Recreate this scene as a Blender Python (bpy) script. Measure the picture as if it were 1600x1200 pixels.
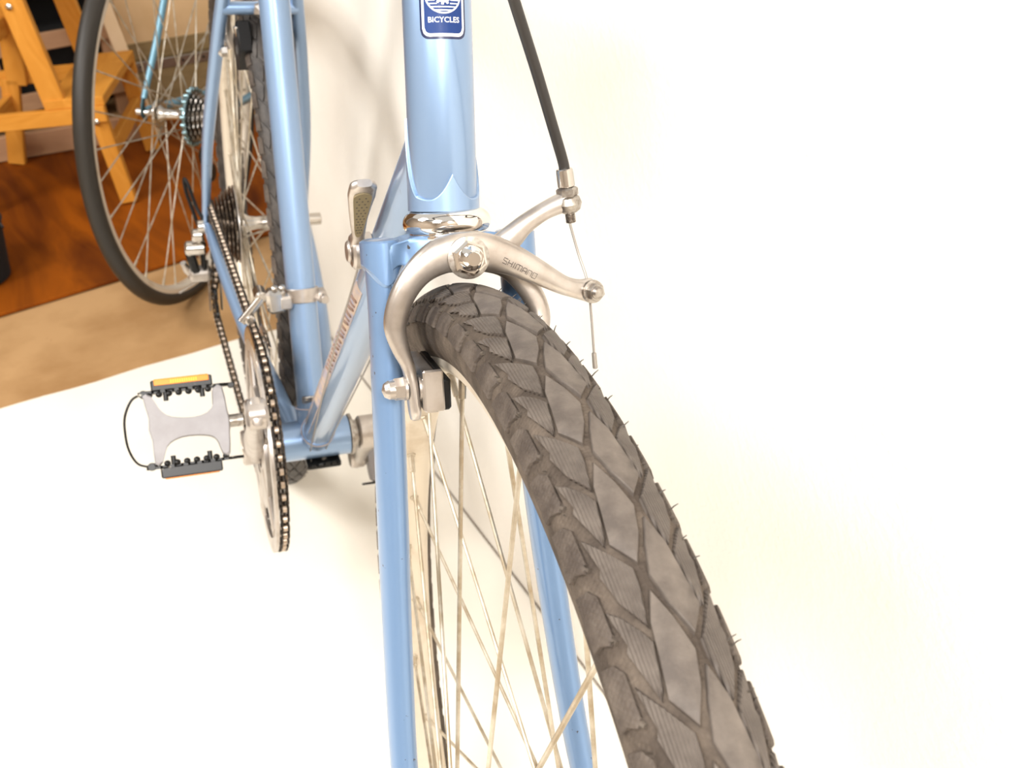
import bpy, math, random
import numpy as np
from mathutils import Matrix, Vector
random.seed(7); np.random.seed(7)
PI = math.pi
for o in list(bpy.data.objects):
    bpy.data.objects.remove(o)
SC = bpy.context.scene
COL = SC.collection
A3 = lambda *a: np.array(a, float)

# ------------------------------------------------------------ camera, world, lights, exposure
cam_d = bpy.data.cameras.new('camera'); cam = bpy.data.objects.new('camera', cam_d); COL.objects.link(cam)
SC.camera = cam
cr, cu, cf = A3(.88936, -.45335, -.05924), A3(.28707, .45285, .84411), A3(.35585, .76772, -.53289)
cam.matrix_world = Matrix(((cr[0], cu[0], -cf[0], -.06797), (cr[1], cu[1], -cf[1], -.28471), (cr[2], cu[2], -cf[2], .87433), (0, 0, 0, 1)))
cam_d.sensor_width = 36; cam_d.lens = 37.03
cam_d.clip_start = .02; cam_d.clip_end = 50
cam_d.dof.use_dof = True; cam_d.dof.focus_distance = .46; cam_d.dof.aperture_fstop = 22

world = bpy.data.worlds.new('world'); SC.world = world; world.use_nodes = True
bgn = world.node_tree.nodes['Background']; bgn.inputs[0].default_value = (1.0, .97, .92, 1); bgn.inputs[1].default_value = .50
SC.view_settings.view_transform = 'Standard'; SC.view_settings.look = 'None'
SC.view_settings.exposure = .60; SC.view_settings.gamma = 1; SC.view_settings.use_curve_mapping = False

def area(name, loc, target, size, power, color, size_y=None):
    d = bpy.data.lights.new(name, 'AREA'); d.energy = power; d.color = color; d.size = size
    if size_y: d.shape = 'RECTANGLE'; d.size_y = size_y
    o = bpy.data.objects.new(name, d); COL.objects.link(o); o.location = loc
    o.rotation_euler = (Vector(target) - Vector(loc)).to_track_quat('-Z', 'Y').to_euler()
    return o
area('area_lamp', (-1.3, -.9, 2.3), (.1, .2, .4), .8, 35, (1, .98, .95))
area('area_lamp', (-1.5, .9, 2.2), (.1, .5, .2), .8, 30, (1, .98, .95))
area('area_lamp', (-.2, -1.6, 1.9), (.1, .0, .5), .32, 24, (1, .985, .96))  # added lamp behind the camera, strengthens the highlight on the head tube

# ------------------------------------------------------------ mesh helpers (all geometry in mm)
def join(parts):
    V = []; Fs = []; n = 0
    for v, f in parts:
        V.append(np.asarray(v, float).reshape(-1, 3)); Fs += [tuple(i + n for i in q) for q in f]; n += len(V[-1])
    return np.vstack(V), Fs
def tf(m, fn):
    return fn(np.asarray(m[0], float)), m[1]
def mesh_of(name, m, mat, smooth=True, sharp=40):
    v, f = m
    me = bpy.data.meshes.new(name); me.from_pydata((np.asarray(v) * .001).tolist(), [], f); me.update()
    if mat: me.materials.append(mat)
    import bmesh
    b = bmesh.new(); b.from_mesh(me); bmesh.ops.recalc_face_normals(b, faces=b.faces); b.to_mesh(me); b.free()
    if smooth:
        me.shade_smooth()
        try: me.set_sharp_from_angle(angle=math.radians(sharp))
        except Exception: pass
    return me
def obj(name, m, mat, parent=None, smooth=True, matrix=None, sharp=40):
    me = m if isinstance(m, bpy.types.Mesh) else mesh_of(name, m, mat, smooth, sharp)
    o = bpy.data.objects.new(name, me); COL.objects.link(o)
    if parent is not None: o.parent = parent
    if matrix is not None: o.matrix_local = matrix
    return o
def thing(name, label, cat, matrix=None, group=None):
    o = bpy.data.objects.new(name, None); COL.objects.link(o); o.empty_display_size = .05
    if matrix is not None: o.matrix_world = matrix
    o['label'] = label; o['category'] = cat
    if group: o['group'] = group
    return o
def tag(o, label, cat, group=None):
    o['label'] = label; o['category'] = cat
    if group: o['group'] = group
    return o
def unit(a): a = np.asarray(a, float); return a / (np.linalg.norm(a) + 1e-12)
def resample(P, n, closed=False):
    """Catmull-Rom through rows of P (any columns)"""
    P = np.asarray(P, float); k = len(P); out = []
    segs = k if closed else k - 1
    for i in range(segs):
        if closed: a, b, c_, d = P[(i - 1) % k], P[i], P[(i + 1) % k], P[(i + 2) % k]
        else:
            b, c_ = P[i], P[i + 1]; a = P[i - 1] if i > 0 else 2 * b - c_; d = P[i + 2] if i + 2 < k else 2 * c_ - b
        for j in range(n):
            t = j / n
            out.append(.5 * ((2 * b) + (-a + c_) * t + (2 * a - 5 * b + 4 * c_ - d) * t * t + (-a + 3 * b - 3 * c_ + d) * t ** 3))
    if not closed: out.append(P[-1])
    return np.array(out)
def sweep(P, r, seg=16, ref=None, r2=None, closed=False, caps=True, power=2.0):
    """tube along P; r = half width along side axis, r2 = half thickness along ref axis"""
    P = np.asarray(P, float); n = len(P); r = np.broadcast_to(r, n); r2 = r if r2 is None else np.broadcast_to(r2, n)
    V = []; prev = None
    for i in range(n):
        if closed: t = unit(P[(i + 1) % n] - P[i - 1])
        else: t = unit(P[min(i + 1, n - 1)] - P[max(i - 1, 0)])
        if ref is not None: b = unit(np.asarray(ref, float) - t * np.dot(ref, t))
        else:
            if prev is None: q = A3(0, 0, 1) if abs(t[2]) < .9 else A3(1, 0, 0)
            else: q = prev
            b = unit(q - t * np.dot(q, t)); prev = b
        s = np.cross(t, b)
        for k in range(seg):
            a = 2 * PI * k / seg; ca, sa = math.cos(a), math.sin(a)
            if power != 2.0:
                ca = math.copysign(abs(ca) ** (2 / power), ca); sa = math.copysign(abs(sa) ** (2 / power), sa)
            V.append(P[i] + s * ca * r[i] + b * sa * r2[i])
    F_ = []
    for i in range(n if closed else n - 1):
        j = (i + 1) % n
        for k in range(seg): F_.append((i * seg + k, i * seg + (k + 1) % seg, j * seg + (k + 1) % seg, j * seg + k))
    if caps and not closed:
        F_.append(tuple(range(seg - 1, -1, -1))); F_.append(tuple((n - 1) * seg + k for k in range(seg)))
    return np.array(V), F_
def lathe(prof, o=(0, 0, 0), ax=(0, 0, 1), seg=32, x=None, caps=True, closed=False):
    """prof rows (distance along axis, radius)"""
    o = np.asarray(o, float); ax = unit(ax)
    e = unit(x) if x is not None else unit(np.cross(ax, A3(.31, .77, .55))); g = np.cross(ax, e)
    V = []; n = len(prof)
    for z, r in prof:
        for k in range(seg):
            a = 2 * PI * k / seg; V.append(o + ax * z + r * (e * math.cos(a) + g * math.sin(a)))
    F_ = []
    for i in range(n if closed else n - 1):
        j = (i + 1) % n
        for k in range(seg): F_.append((i * seg + k, i * seg + (k + 1) % seg, j * seg + (k + 1) % seg, j * seg + k))
    if caps and not closed:
        F_.append(tuple(range(seg - 1, -1, -1))); F_.append(tuple((n - 1) * seg + k for k in range(seg)))
    return np.array(V), F_
def cyl(a, b, r, seg=24, r2=None, bev=None):
    a = np.asarray(a, float); b = np.asarray(b, float); L = np.linalg.norm(b - a); r2 = r if r2 is None else r2
    bev = min(.12 * min(r, r2), L * .2) if bev is None else bev
    return lathe([(0, r - bev), (bev, r), (L - bev, r2), (L, r2 - bev)], a, b - a, seg)
def ball(c_, r, seg=16, sq=1.0):
    return lathe([(-r * sq * math.cos(t), max(r * math.sin(t), 1e-3)) for t in np.linspace(0, PI, seg // 2 + 1)], c_, (0, 0, 1), seg)
def box(c_, s, X=(1, 0, 0), Y=(0, 1, 0), Z=(0, 0, 1), bev=0):
    c_ = np.asarray(c_, float); X, Y, Z = map(unit, (X, Y, Z)); h = np.asarray(s, float) / 2
    if bev <= 0:
        V = [c_ + X * h[0] * i + Y * h[1] * j + Z * h[2] * k for i in (-1, 1) for j in (-1, 1) for k in (-1, 1)]
        return np.array(V), [(0, 1, 3, 2), (4, 6, 7, 5), (0, 4, 5, 1), (2, 3, 7, 6), (0, 2, 6, 4), (1, 5, 7, 3)]
    import itertools
    V = []; idx = {}
    for i, j, k in itertools.product((-1, 1), repeat=3):
        for a in range(3):
            q = [h[0] * i, h[1] * j, h[2] * k]
            for d in range(3):
                if d != a: q[d] -= bev * (i, j, k)[d]
            idx[(i, j, k, a)] = len(V); V.append(c_ + X * q[0] + Y * q[1] + Z * q[2])
    F_ = []
    for a in range(3):
        b, c2 = [d for d in range(3) if d != a]
        for s_ in (-1, 1):
            q = []
            for u_, w_ in ((-1, -1), (1, -1), (1, 1), (-1, 1)):
                t = [0, 0, 0]; t[a] = s_; t[b] = u_; t[c2] = w_; q.append(idx[(*t, a)])
            F_.append(tuple(q))
        for u_ in (-1, 1):
            for w_ in (-1, 1):
                t0 = [0, 0, 0]; t1 = [0, 0, 0]; t0[a] = -1; t1[a] = 1; t0[b] = t1[b] = u_; t0[c2] = t1[c2] = w_
                F_.append((idx[(*t0, b)], idx[(*t1, b)], idx[(*t1, c2)], idx[(*t0, c2)]))
    for i, j, k in itertools.product((-1, 1), repeat=3): F_.append((idx[(i, j, k, 0)], idx[(i, j, k, 1)], idx[(i, j, k, 2)]))
    return np.array(V), F_
def prism(poly, o, X, Y, depth):
    """flat polygon (2D) extruded along X x Y"""
    o = np.asarray(o, float); X = unit(X); Y = unit(Y); Z = np.cross(X, Y); n = len(poly)
    V = [o + X * a + Y * b for a, b in poly] + [o + X * a + Y * b + Z * depth for a, b in poly]
    return np.array(V), [tuple(range(n - 1, -1, -1)), tuple(range(n, 2 * n))] + [(i, (i + 1) % n, n + (i + 1) % n, n + i) for i in range(n)]
def ring_plate(ro_fn, ri, x0, x1, n=180):
    """annulus in YZ plane between x0 and x1, outer radius function of angle"""
    V = []; F_ = []
    for i in range(n):
        a = 2 * PI * i / n; ro = ro_fn(a) if callable(ro_fn) else ro_fn
        for x in (x0, x1):
            V += [(x, ro * math.cos(a), ro * math.sin(a)), (x, ri * math.cos(a), ri * math.sin(a))]
    for i in range(n):
        j = (i + 1) % n; a, b = i * 4, j * 4
        F_ += [(a, a + 1, b + 1, b), (a + 2, b + 2, b + 3, a + 3), (a, b, b + 2, a + 2), (a + 1, a + 3, b + 3, b + 1)]
    return np.array(V, float), F_
def teeth(r, n, h=3.4):
    def f(a):
        t = (a * n / (2 * PI)) % 1.0
        return r + h * max(0, 1 - abs(t - .5) * 3.2) ** .7
    return f

# ------------------------------------------------------------ materials
def mat(name, color, rough=.5, metal=0, noise=None, bump=None, coat=0, spec=.5, color2=None, nscale=40, bscale=200, bdist=.0004, wear=None, nlo=.4, nhi=.65):
    m = bpy.data.materials.new(name); m.use_nodes = True; nt = m.node_tree; N = nt.nodes; L = nt.links; b = N['Principled BSDF']
    b.inputs['Base Color'].default_value = (*color, 1); b.inputs['Roughness'].default_value = rough; b.inputs['Metallic'].default_value = metal
    b.inputs['Coat Weight'].default_value = coat; b.inputs['Coat Roughness'].default_value = .08; b.inputs['Specular IOR Level'].default_value = spec
    tc = N.new('ShaderNodeTexCoord')
    last = None
    if color2 is not None:
        nz = N.new('ShaderNodeTexNoise'); nz.inputs['Scale'].default_value = nscale; nz.inputs['Detail'].default_value = 6; nz.inputs['Roughness'].default_value = .6
        L.new(tc.outputs['Object'], nz.inputs['Vector'])
        cr_ = N.new('ShaderNodeValToRGB'); cr_.color_ramp.elements[0].position = nlo; cr_.color_ramp.elements[1].position = nhi
        cr_.color_ramp.elements[0].color = (*color, 1); cr_.color_ramp.elements[1].color = (*color2, 1)
        L.new(nz.outputs['Fac'], cr_.inputs['Fac']); last = cr_.outputs['Color']
    if wear is not None:   # (colour, scale, threshold)
        wc, ws, wt = wear
        nz = N.new('ShaderNodeTexNoise'); nz.inputs['Scale'].default_value = ws; nz.inputs['Detail'].default_value = 4
        L.new(tc.outputs['Object'], nz.inputs['Vector'])
        cr_ = N.new('ShaderNodeValToRGB'); cr_.color_ramp.elements[0].position = wt; cr_.color_ramp.elements[1].position = wt + .02
        L.new(nz.outputs['Fac'], cr_.inputs['Fac'])
        mx = N.new('ShaderNodeMix'); mx.data_type = 'RGBA'
        if last is not None: L.new(last, mx.inputs['A'])
        else: mx.inputs['A'].default_value = (*color, 1)
        mx.inputs['B'].default_value = (*wc, 1); L.new(cr_.outputs['Color'], mx.inputs['Factor']); last = mx.outputs['Result']
    if last is not None: L.new(last, b.inputs['Base Color'])
    if bump:
        nz = N.new('ShaderNodeTexNoise'); nz.inputs['Scale'].default_value = bscale; nz.inputs['Detail'].default_value = 5
        L.new(tc.outputs['Object'], nz.inputs['Vector'])
        bp = N.new('ShaderNodeBump'); bp.inputs['Strength'].default_value = bump; bp.inputs['Distance'].default_value = bdist
        L.new(nz.outputs['Fac'], bp.inputs['Height']); L.new(bp.outputs['Normal'], b.inputs['Normal'])
    return m
def wood(name, c1, c2, scale=(3, 30, 30), rough=.55, dist=2.0):
    m = bpy.data.materials.new(name); m.use_nodes = True; nt = m.node_tree; N = nt.nodes; L = nt.links; b = N['Principled BSDF']
    tc = N.new('ShaderNodeTexCoord'); mp = N.new('ShaderNodeMapping'); mp.inputs['Scale'].default_value = scale
    nz = N.new('ShaderNodeTexNoise'); nz.inputs['Scale'].default_value = 1.6; nz.inputs['Detail'].default_value = 8; nz.inputs['Distortion'].default_value = dist
    cr_ = N.new('ShaderNodeValToRGB'); cr_.color_ramp.elements[0].position = .3; cr_.color_ramp.elements[1].position = .7
    cr_.color_ramp.elements[0].color = (*c1, 1); cr_.color_ramp.elements[1].color = (*c2, 1)
    L.new(tc.outputs['Object'], mp.inputs['Vector']); L.new(mp.outputs['Vector'], nz.inputs['Vector']); L.new(nz.outputs['Fac'], cr_.inputs['Fac']); L.new(cr_.outputs['Color'], b.inputs['Base Color'])
    b.inputs['Roughness'].default_value = rough; b.inputs['Specular IOR Level'].default_value = .12
    return m
M = {}
M['blue'] = mat('blue_metallic_paint', (.235, .35, .535), .36, .55, coat=.7, bump=.02, bscale=900, wear=((.10, .09, .08), 55, .735))
M['blue_fork'] = mat('blue_fork_paint', (.17, .285, .48), .36, .5, coat=.6, wear=((.06, .055, .055), 190, .70))
M['dark_teal'] = mat('dark_teal_steel', (.03, .07, .085), .35, .5)
M['pale_blue'] = mat('pale_blue_paint', (.13, .28, .37), .4, .3, coat=.3)
M['alloy'] = mat('worn_aluminium', (.54, .495, .455), .33, .88, color2=(.37, .315, .27), nscale=60, bump=.12, bscale=350, nlo=.42, nhi=.78)
M['polished'] = mat('polished_aluminium', (.60, .565, .52), .2, 1.0, color2=(.42, .37, .32), nscale=50, nlo=.5, nhi=.8)
M['chrome'] = mat('chrome', (.85, .80, .74), .07, 1.0)
M['steel'] = mat('dull_steel', (.45, .42, .38), .35, 1.0, color2=(.25, .21, .18), nscale=300)
M['spoke'] = mat('dusty_spoke_steel', (.36, .29, .20), .36, .7, color2=(.60, .55, .46), nscale=45)
M['rim'] = mat('dirty_rim_aluminium', (.66, .585, .48), .45, .4, color2=(.42, .32, .21), nscale=22, nlo=.55, nhi=.82, bump=.08)
M['rubber'] = mat('dusty_tyre_rubber', (.072, .058, .047), .68, 0, color2=(.145, .115, .090), nscale=32, bump=.5, bscale=900, bdist=.0003, spec=.35, nlo=.38, nhi=.72)
M['tread'] = mat('worn_tread_rubber', (.075, .060, .050), .6, 0, color2=(.155, .128, .106), nscale=90, bump=.5, bscale=1300, bdist=.0003, spec=.45, nlo=.35, nhi=.72)
M['groove'] = mat('dirty_tyre_shoulder', (.060, .046, .036), .8, 0, color2=(.125, .098, .076), nscale=60, bump=.6, bscale=1200, bdist=.0003, spec=.2)
def ridged(m, k=6.2):
    nt = m.node_tree; N = nt.nodes; L = nt.links; b = N['Principled BSDF']; tc = N['Texture Coordinate']
    wv = N.new('ShaderNodeTexWave'); wv.wave_type = 'BANDS'; wv.bands_direction = 'X'; wv.inputs['Scale'].default_value = 330; wv.inputs['Distortion'].default_value = .6
    L.new(tc.outputs['Object'], wv.inputs['Vector'])
    bp = N.new('ShaderNodeBump'); bp.inputs['Strength'].default_value = .9; bp.inputs['Distance'].default_value = .0004
    old = b.inputs['Normal'].links[0].from_socket if b.inputs['Normal'].links else None
    if old: L.new(old, bp.inputs['Normal'])
    L.new(wv.outputs['Fac'], bp.inputs['Height']); L.new(bp.outputs['Normal'], b.inputs['Normal'])
def knurled(m):
    nt = m.node_tree; N = nt.nodes; L = nt.links; b = N['Principled BSDF']; tc = N['Texture Coordinate']
    vo = N.new('ShaderNodeTexVoronoi'); vo.inputs['Scale'].default_value = 620; vo.inputs['Randomness'].default_value = .35
    L.new(tc.outputs['Object'], vo.inputs['Vector'])
    bp = N.new('ShaderNodeBump'); bp.inputs['Strength'].default_value = .8; bp.inputs['Distance'].default_value = .0005
    old = b.inputs['Normal'].links[0].from_socket if b.inputs['Normal'].links else None
    if old: L.new(old, bp.inputs['Normal'])
    L.new(vo.outputs['Distance'], bp.inputs['Height']); L.new(bp.outputs['Normal'], b.inputs['Normal'])
M['tread_side'] = mat('ridged_tread_rubber', (.072, .057, .047), .62, 0, color2=(.145, .12, .10), nscale=80, bump=.4, bscale=1200, bdist=.0003, spec=.4, nlo=.35, nhi=.72)
M['pad_rubber'] = mat('knurled_shoulder_rubber', (.060, .046, .037), .7, 0, color2=(.115, .092, .074), nscale=70, bump=.5, bscale=1200, bdist=.0003, spec=.3)
ridged(M['tread_side']); knurled(M['groove']); knurled(M['pad_rubber'])
M['hair'] = mat('tyre_rubber_spew', (.05, .04, .03), .6)
M['black'] = mat('black_rubber', (.005, .0045, .0045), .5, 0, spec=.25)
M['housing'] = mat('black_cable_housing', (.022, .019, .017), .42, 0, spec=.5)
M['blackmetal'] = mat('black_painted_steel', (.006, .0055, .005), .35, .1, spec=.35, wear=((.3, .27, .22), 90, .66))
M['amber'] = mat('amber_reflector', (.80, .23, .008), .3, 0, spec=.2)
M['amber2'] = mat('amber_reflector_prism', (.95, .50, .03), .35, 0, spec=.2)
M['chain'] = mat('oily_chain_steel', (.022, .016, .012), .42, .6)
M['roller'] = mat('chain_pin_steel', (.50, .40, .31), .28, .9)
M['cog'] = mat('dark_cog_steel', (.035, .026, .02), .38, .8, color2=(.17, .125, .09), nscale=120)
M['navy'] = mat('navy_badge_print', (.010, .038, .17), .45, 0, coat=.1, spec=.25)
M['ink'] = mat('dark_badge_outline', (.006, .015, .07), .3, 0, coat=.6)
M['white'] = mat('white_badge_print', (.92, .92, .92), .35, 0, coat=.5)
M['engrave'] = mat('engraved_line', (.05, .04, .035), .6)
M['rust'] = mat('faded_brown_print', (.26, .17, .13), .6)
M['cream'] = mat('worn_cream_decal', (.55, .42, .31), .5, 0, color2=(.30, .30, .40), nscale=90)
M['tan_insert'] = mat('tan_grip_insert', (.21, .165, .085), .6)
M['white_cable'] = mat('braided_cable', (.34, .31, .28), .4, .7)
M['plaster'] = mat('white_plaster', (.86, .825, .765), .9, 0, color2=(.82, .775, .71), nscale=2.2, bump=.55, bscale=160, bdist=.0014, spec=.1, wear=((.25, .20, .16), 95, .79))
M['white_floor'] = mat('white_floor_paint', (.84, .79, .70), .62, 0, color2=(.80, .745, .655), nscale=3.5, bump=.1, bscale=60, spec=.25, wear=((.42, .33, .24), 40, .775))
M['tan_floor'] = mat('tan_floor', (.45, .27, .125), .8, 0, color2=(.34, .19, .08), nscale=5, bump=.1, bscale=90, spec=.08, wear=((.18, .08, .03), 12, .70))
M['red_wood'] = wood('red_brown_plywood', (.075, .014, .0003), (.30, .072, .0015), (6, 1.2, 6), .7, 1.2)
M['pine'] = wood('orange_pine', (.58, .23, .028), (.70, .31, .050), (3, 14, 14))
M['pedal_alloy'] = mat('grey_cast_aluminium', (.34, .325, .335), .6, .0, color2=(.29, .275, .28), nscale=40, spec=.25)
M['rear_tread'] = mat('dark_rear_tyre_rubber', (.026, .021, .018), .6, 0, color2=(.060, .050, .043), nscale=60, bump=.3, bscale=900, bdist=.0003)
M['rib'] = mat('shoulder_rib_rubber', (.068, .052, .040), .75, 0, color2=(.11, .088, .068), nscale=90)
M['pine2'] = wood('pinkish_board', (.44, .25, .14), (.50, .29, .16), (3, 12, 12))
M['pale_wood'] = wood('pale_board', (.74, .54, .32), (.80, .60, .38), (4, 12, 4))
M['olive'] = wood('olive_brown_board', (.23, .16, .075), (.30, .21, .10), (5, 20, 20))
M['card'] = mat('brown_cardboard', (.70, .48, .26), .8, color2=(.64, .43, .22), nscale=8, spec=.1)
M['dark'] = mat('black_fabric', (.004, .0035, .003), .9)
M['room'] = mat('warm_room_wall', (.36, .31, .26), .9)
M['back'] = mat('dark_back_wall', (.20, .12, .06), .9)

# ------------------------------------------------------------ setting
def wobj(name, m, mt, kind=None, parent=None, **k):
    o = obj(name, m, mt, parent, **k)
    if kind: o['kind'] = kind
    return o
fl = wobj('floor', box((0, 1500, -52), (4400, 6400, 100)), M['tan_floor'], 'structure', smooth=False)
# white painted floor section, ends at the back in a slightly uneven edge, with a thin edge step
pts = [(321, -1700), (-2200, -1700), (-2200, 1368)] + [(x, 1351 + 5 * math.sin(x * .009) + 2 * math.sin(x * .037 + 1)) for x in range(-2100, 321, 40)] + [(321, 1350)]
wobj('floor.001', prism(pts, (0, 0, -2), (1, 0, 0), (0, 1, 0), 2.4), M['white_floor'], 'structure', smooth=False)
wobj('wall_right', box((421, -100, 1300), (200, 3020, 2600), bev=3), M['plaster'], 'structure', smooth=False)
wobj('wall_back', box((200, 4550, 1300), (4400, 100, 2700)), M['back'], 'structure', smooth=False)
wobj('wall_left', box((-2250, 1500, 1300), (100, 6400, 2700)), M['room'], 'structure', smooth=False)
wobj('wall_front', box((0, -1750, 1300), (4600, 100, 2700)), M['room'], 'structure', smooth=False)
wobj('joint_shade_right', box((320.2, -100, 1.6), (2.4, 3020, 3.2)), M['steel'], 'structure', smooth=False)  # thin grey strip added for the shadow line where wall meets floor

ply = obj('plywood_sheet', tf(box((0, 0, 0), (1500, 950, 6), bev=.8), lambda v: v), M['red_wood'], smooth=False)
ply.matrix_world = Matrix.Translation((-.16, 2.17, .0035)) @ Matrix.Rotation(math.radians(7.8), 4, 'Z')
tag(ply, 'dark red brown plywood sheet lying on the tan floor under the step stool', 'board')

# ------------------------------------------------------------ bicycle one: frames of reference
MW = np.array([[.98306645, .13670184, .12203669], [-.13683948, .99056639, -.00729241], [-.12188233, -.00953051, .9924988]])
FC = A3(-.80330584, -606.19899853, -280.08591367)
BASE = A3(0, -95, -276)
def root_matrix(R3, t_mm):
    m = Matrix.Identity(4)
    for i in range(3):
        for j in range(3): m[i][j] = float(R3[i][j])
        m[i][3] = float(t_mm[i]) * .001
    return m
U = A3(0, .3105, .95056)  # replaced below
ha = math.radians(71.9091); U = unit(A3(-.0007, math.cos(ha), math.sin(ha))); PF = A3(0, -math.sin(ha), math.cos(ha))
H = A3(.826, -445.06, 404.84); S = H - 13 * U
ST = -.0407
def rotax(P, k, a, o):
    P = np.atleast_2d(np.asarray(P, float)) - o
    return P * math.cos(a) + np.cross(k, P) * math.sin(a) + np.outer(P @ k, k) * (1 - math.cos(a)) + o
def FK(P):   # fork frame (x, h, dep) -> bike frame
    P = np.atleast_2d(np.asarray(P, float))
    return rotax(S + np.outer(P[:, 0], A3(1, 0, 0)) + np.outer(P[:, 1], U) + np.outer(P[:, 2], PF), U, ST, S)
def L_(P): return np.asarray(P, float) - BASE   # bike frame -> root local
FKL = lambda P: L_(FK(P))

bike = thing('bicycle', 'blue road bicycle leaning on the white wall with its front wheel nearest', 'bicycle',
             root_matrix(MW, MW @ (BASE - FC)))

def local_matrix(cen, X, Y, Z):
    m = Matrix.Identity(4)
    for i in range(3):
        m[i][0], m[i][1], m[i][2], m[i][3] = float(X[i]), float(Y[i]), float(Z[i]), float(cen[i]) * .001
    return m

# ------------------------------------------------------------ wheels
def torus_pt(s, t, R, rt, k=0.0):
    th = s / R; ph = t / rt; rho = R - rt + (rt + k) * math.cos(ph)
    return ((rt + k) * math.sin(ph), rho * math.cos(th), rho * math.sin(th))
def grow(poly, g):
    poly = np.array(poly, float); n = len(poly); A = sum(poly[i][0] * poly[(i + 1) % n][1] - poly[(i + 1) % n][0] * poly[i][1] for i in range(n)); sg = 1 if A > 0 else -1; out = []
    for i in range(n):
        a, b, c_ = poly[i - 1], poly[i], poly[(i + 1) % n]; e = unit(b - a); f = unit(c_ - b)
        n1 = np.array([e[1], -e[0]]) * sg; n2 = np.array([f[1], -f[0]]) * sg; m = unit(n1 + n2); out.append(b + m * g / max(.45, float(np.dot(m, n1))))
    return np.array(out)
def make_block(poly, R, rt, hgt=1.7):
    poly = grow(poly, .62); n0 = len(poly); out = []
    for i in range(n0):
        a, b = poly[i], poly[(i + 1) % n0]; m = max(1, int(round(np.linalg.norm(b - a) / 4.0)))
        for j in range(m): out.append(a + (b - a) * j / m)
    out = np.array(out); c_ = out.mean(0); n = len(out); V = []; F_ = []
    rings = [(1.0, -.8), (1.0, hgt * .25), (.975, hgt * .85), (.94, hgt), (.6, hgt), (.28, hgt)]
    for sc, k in rings:
        q = c_ + (out - c_) * sc
        V += [torus_pt(a, b, R, rt, k - hgt) for a, b in q]
    V.append(torus_pt(c_[0], c_[1], R, rt, 0))
    for r_ in range(len(rings) - 1):
        for i in range(n):
            j = (i + 1) % n; F_.append((r_ * n + i, r_ * n + j, (r_ + 1) * n + j, (r_ + 1) * n + i))
    b0 = (len(rings) - 1) * n
    for i in range(n): F_.append((b0 + i, b0 + (i + 1) % n, len(V) - 1))
    return np.array(V), F_
CL = [(0, -3.9), (8.5, -6.7), (20, -8.0), (31, -9.4), (38.8, -4.3), (30, -.6), (19.5, 1.8), (9, -.8)]
S1 = [(-25.0, -17.6), (-17, -12.2), (-8.5, -6.5), (-3.5, -6.6), (8.8, -8.4), (.4, -13.0), (-10.5, -15.9), (-13, -14.9)]
S2 = [(1, -18.2), (4, -15.4), (11, -10.6), (14.5, -9.0), (27, -10.8), (29.5, -11.7), (14.5, -16.2), (12.5, -15.0)]
def tyre_section(R, rt, base, rim_half=9.5, n=40):
    """profile rows (x, radius), from one bead over the crown to the other"""
    P = []
    a0 = PI - math.asin(min(.99, rim_half / rt))
    if R > 335: a0 = math.radians(146)
    for a in np.linspace(-a0, a0, n):
        q = 1 - (.13 * max(0, (abs(a) - 1.15) / 1.4) if R > 335 else 0)
        P.append((math.sin(a) * (rt - base) * q, R - rt + math.cos(a) * (rt - base)))
    return P
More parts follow.
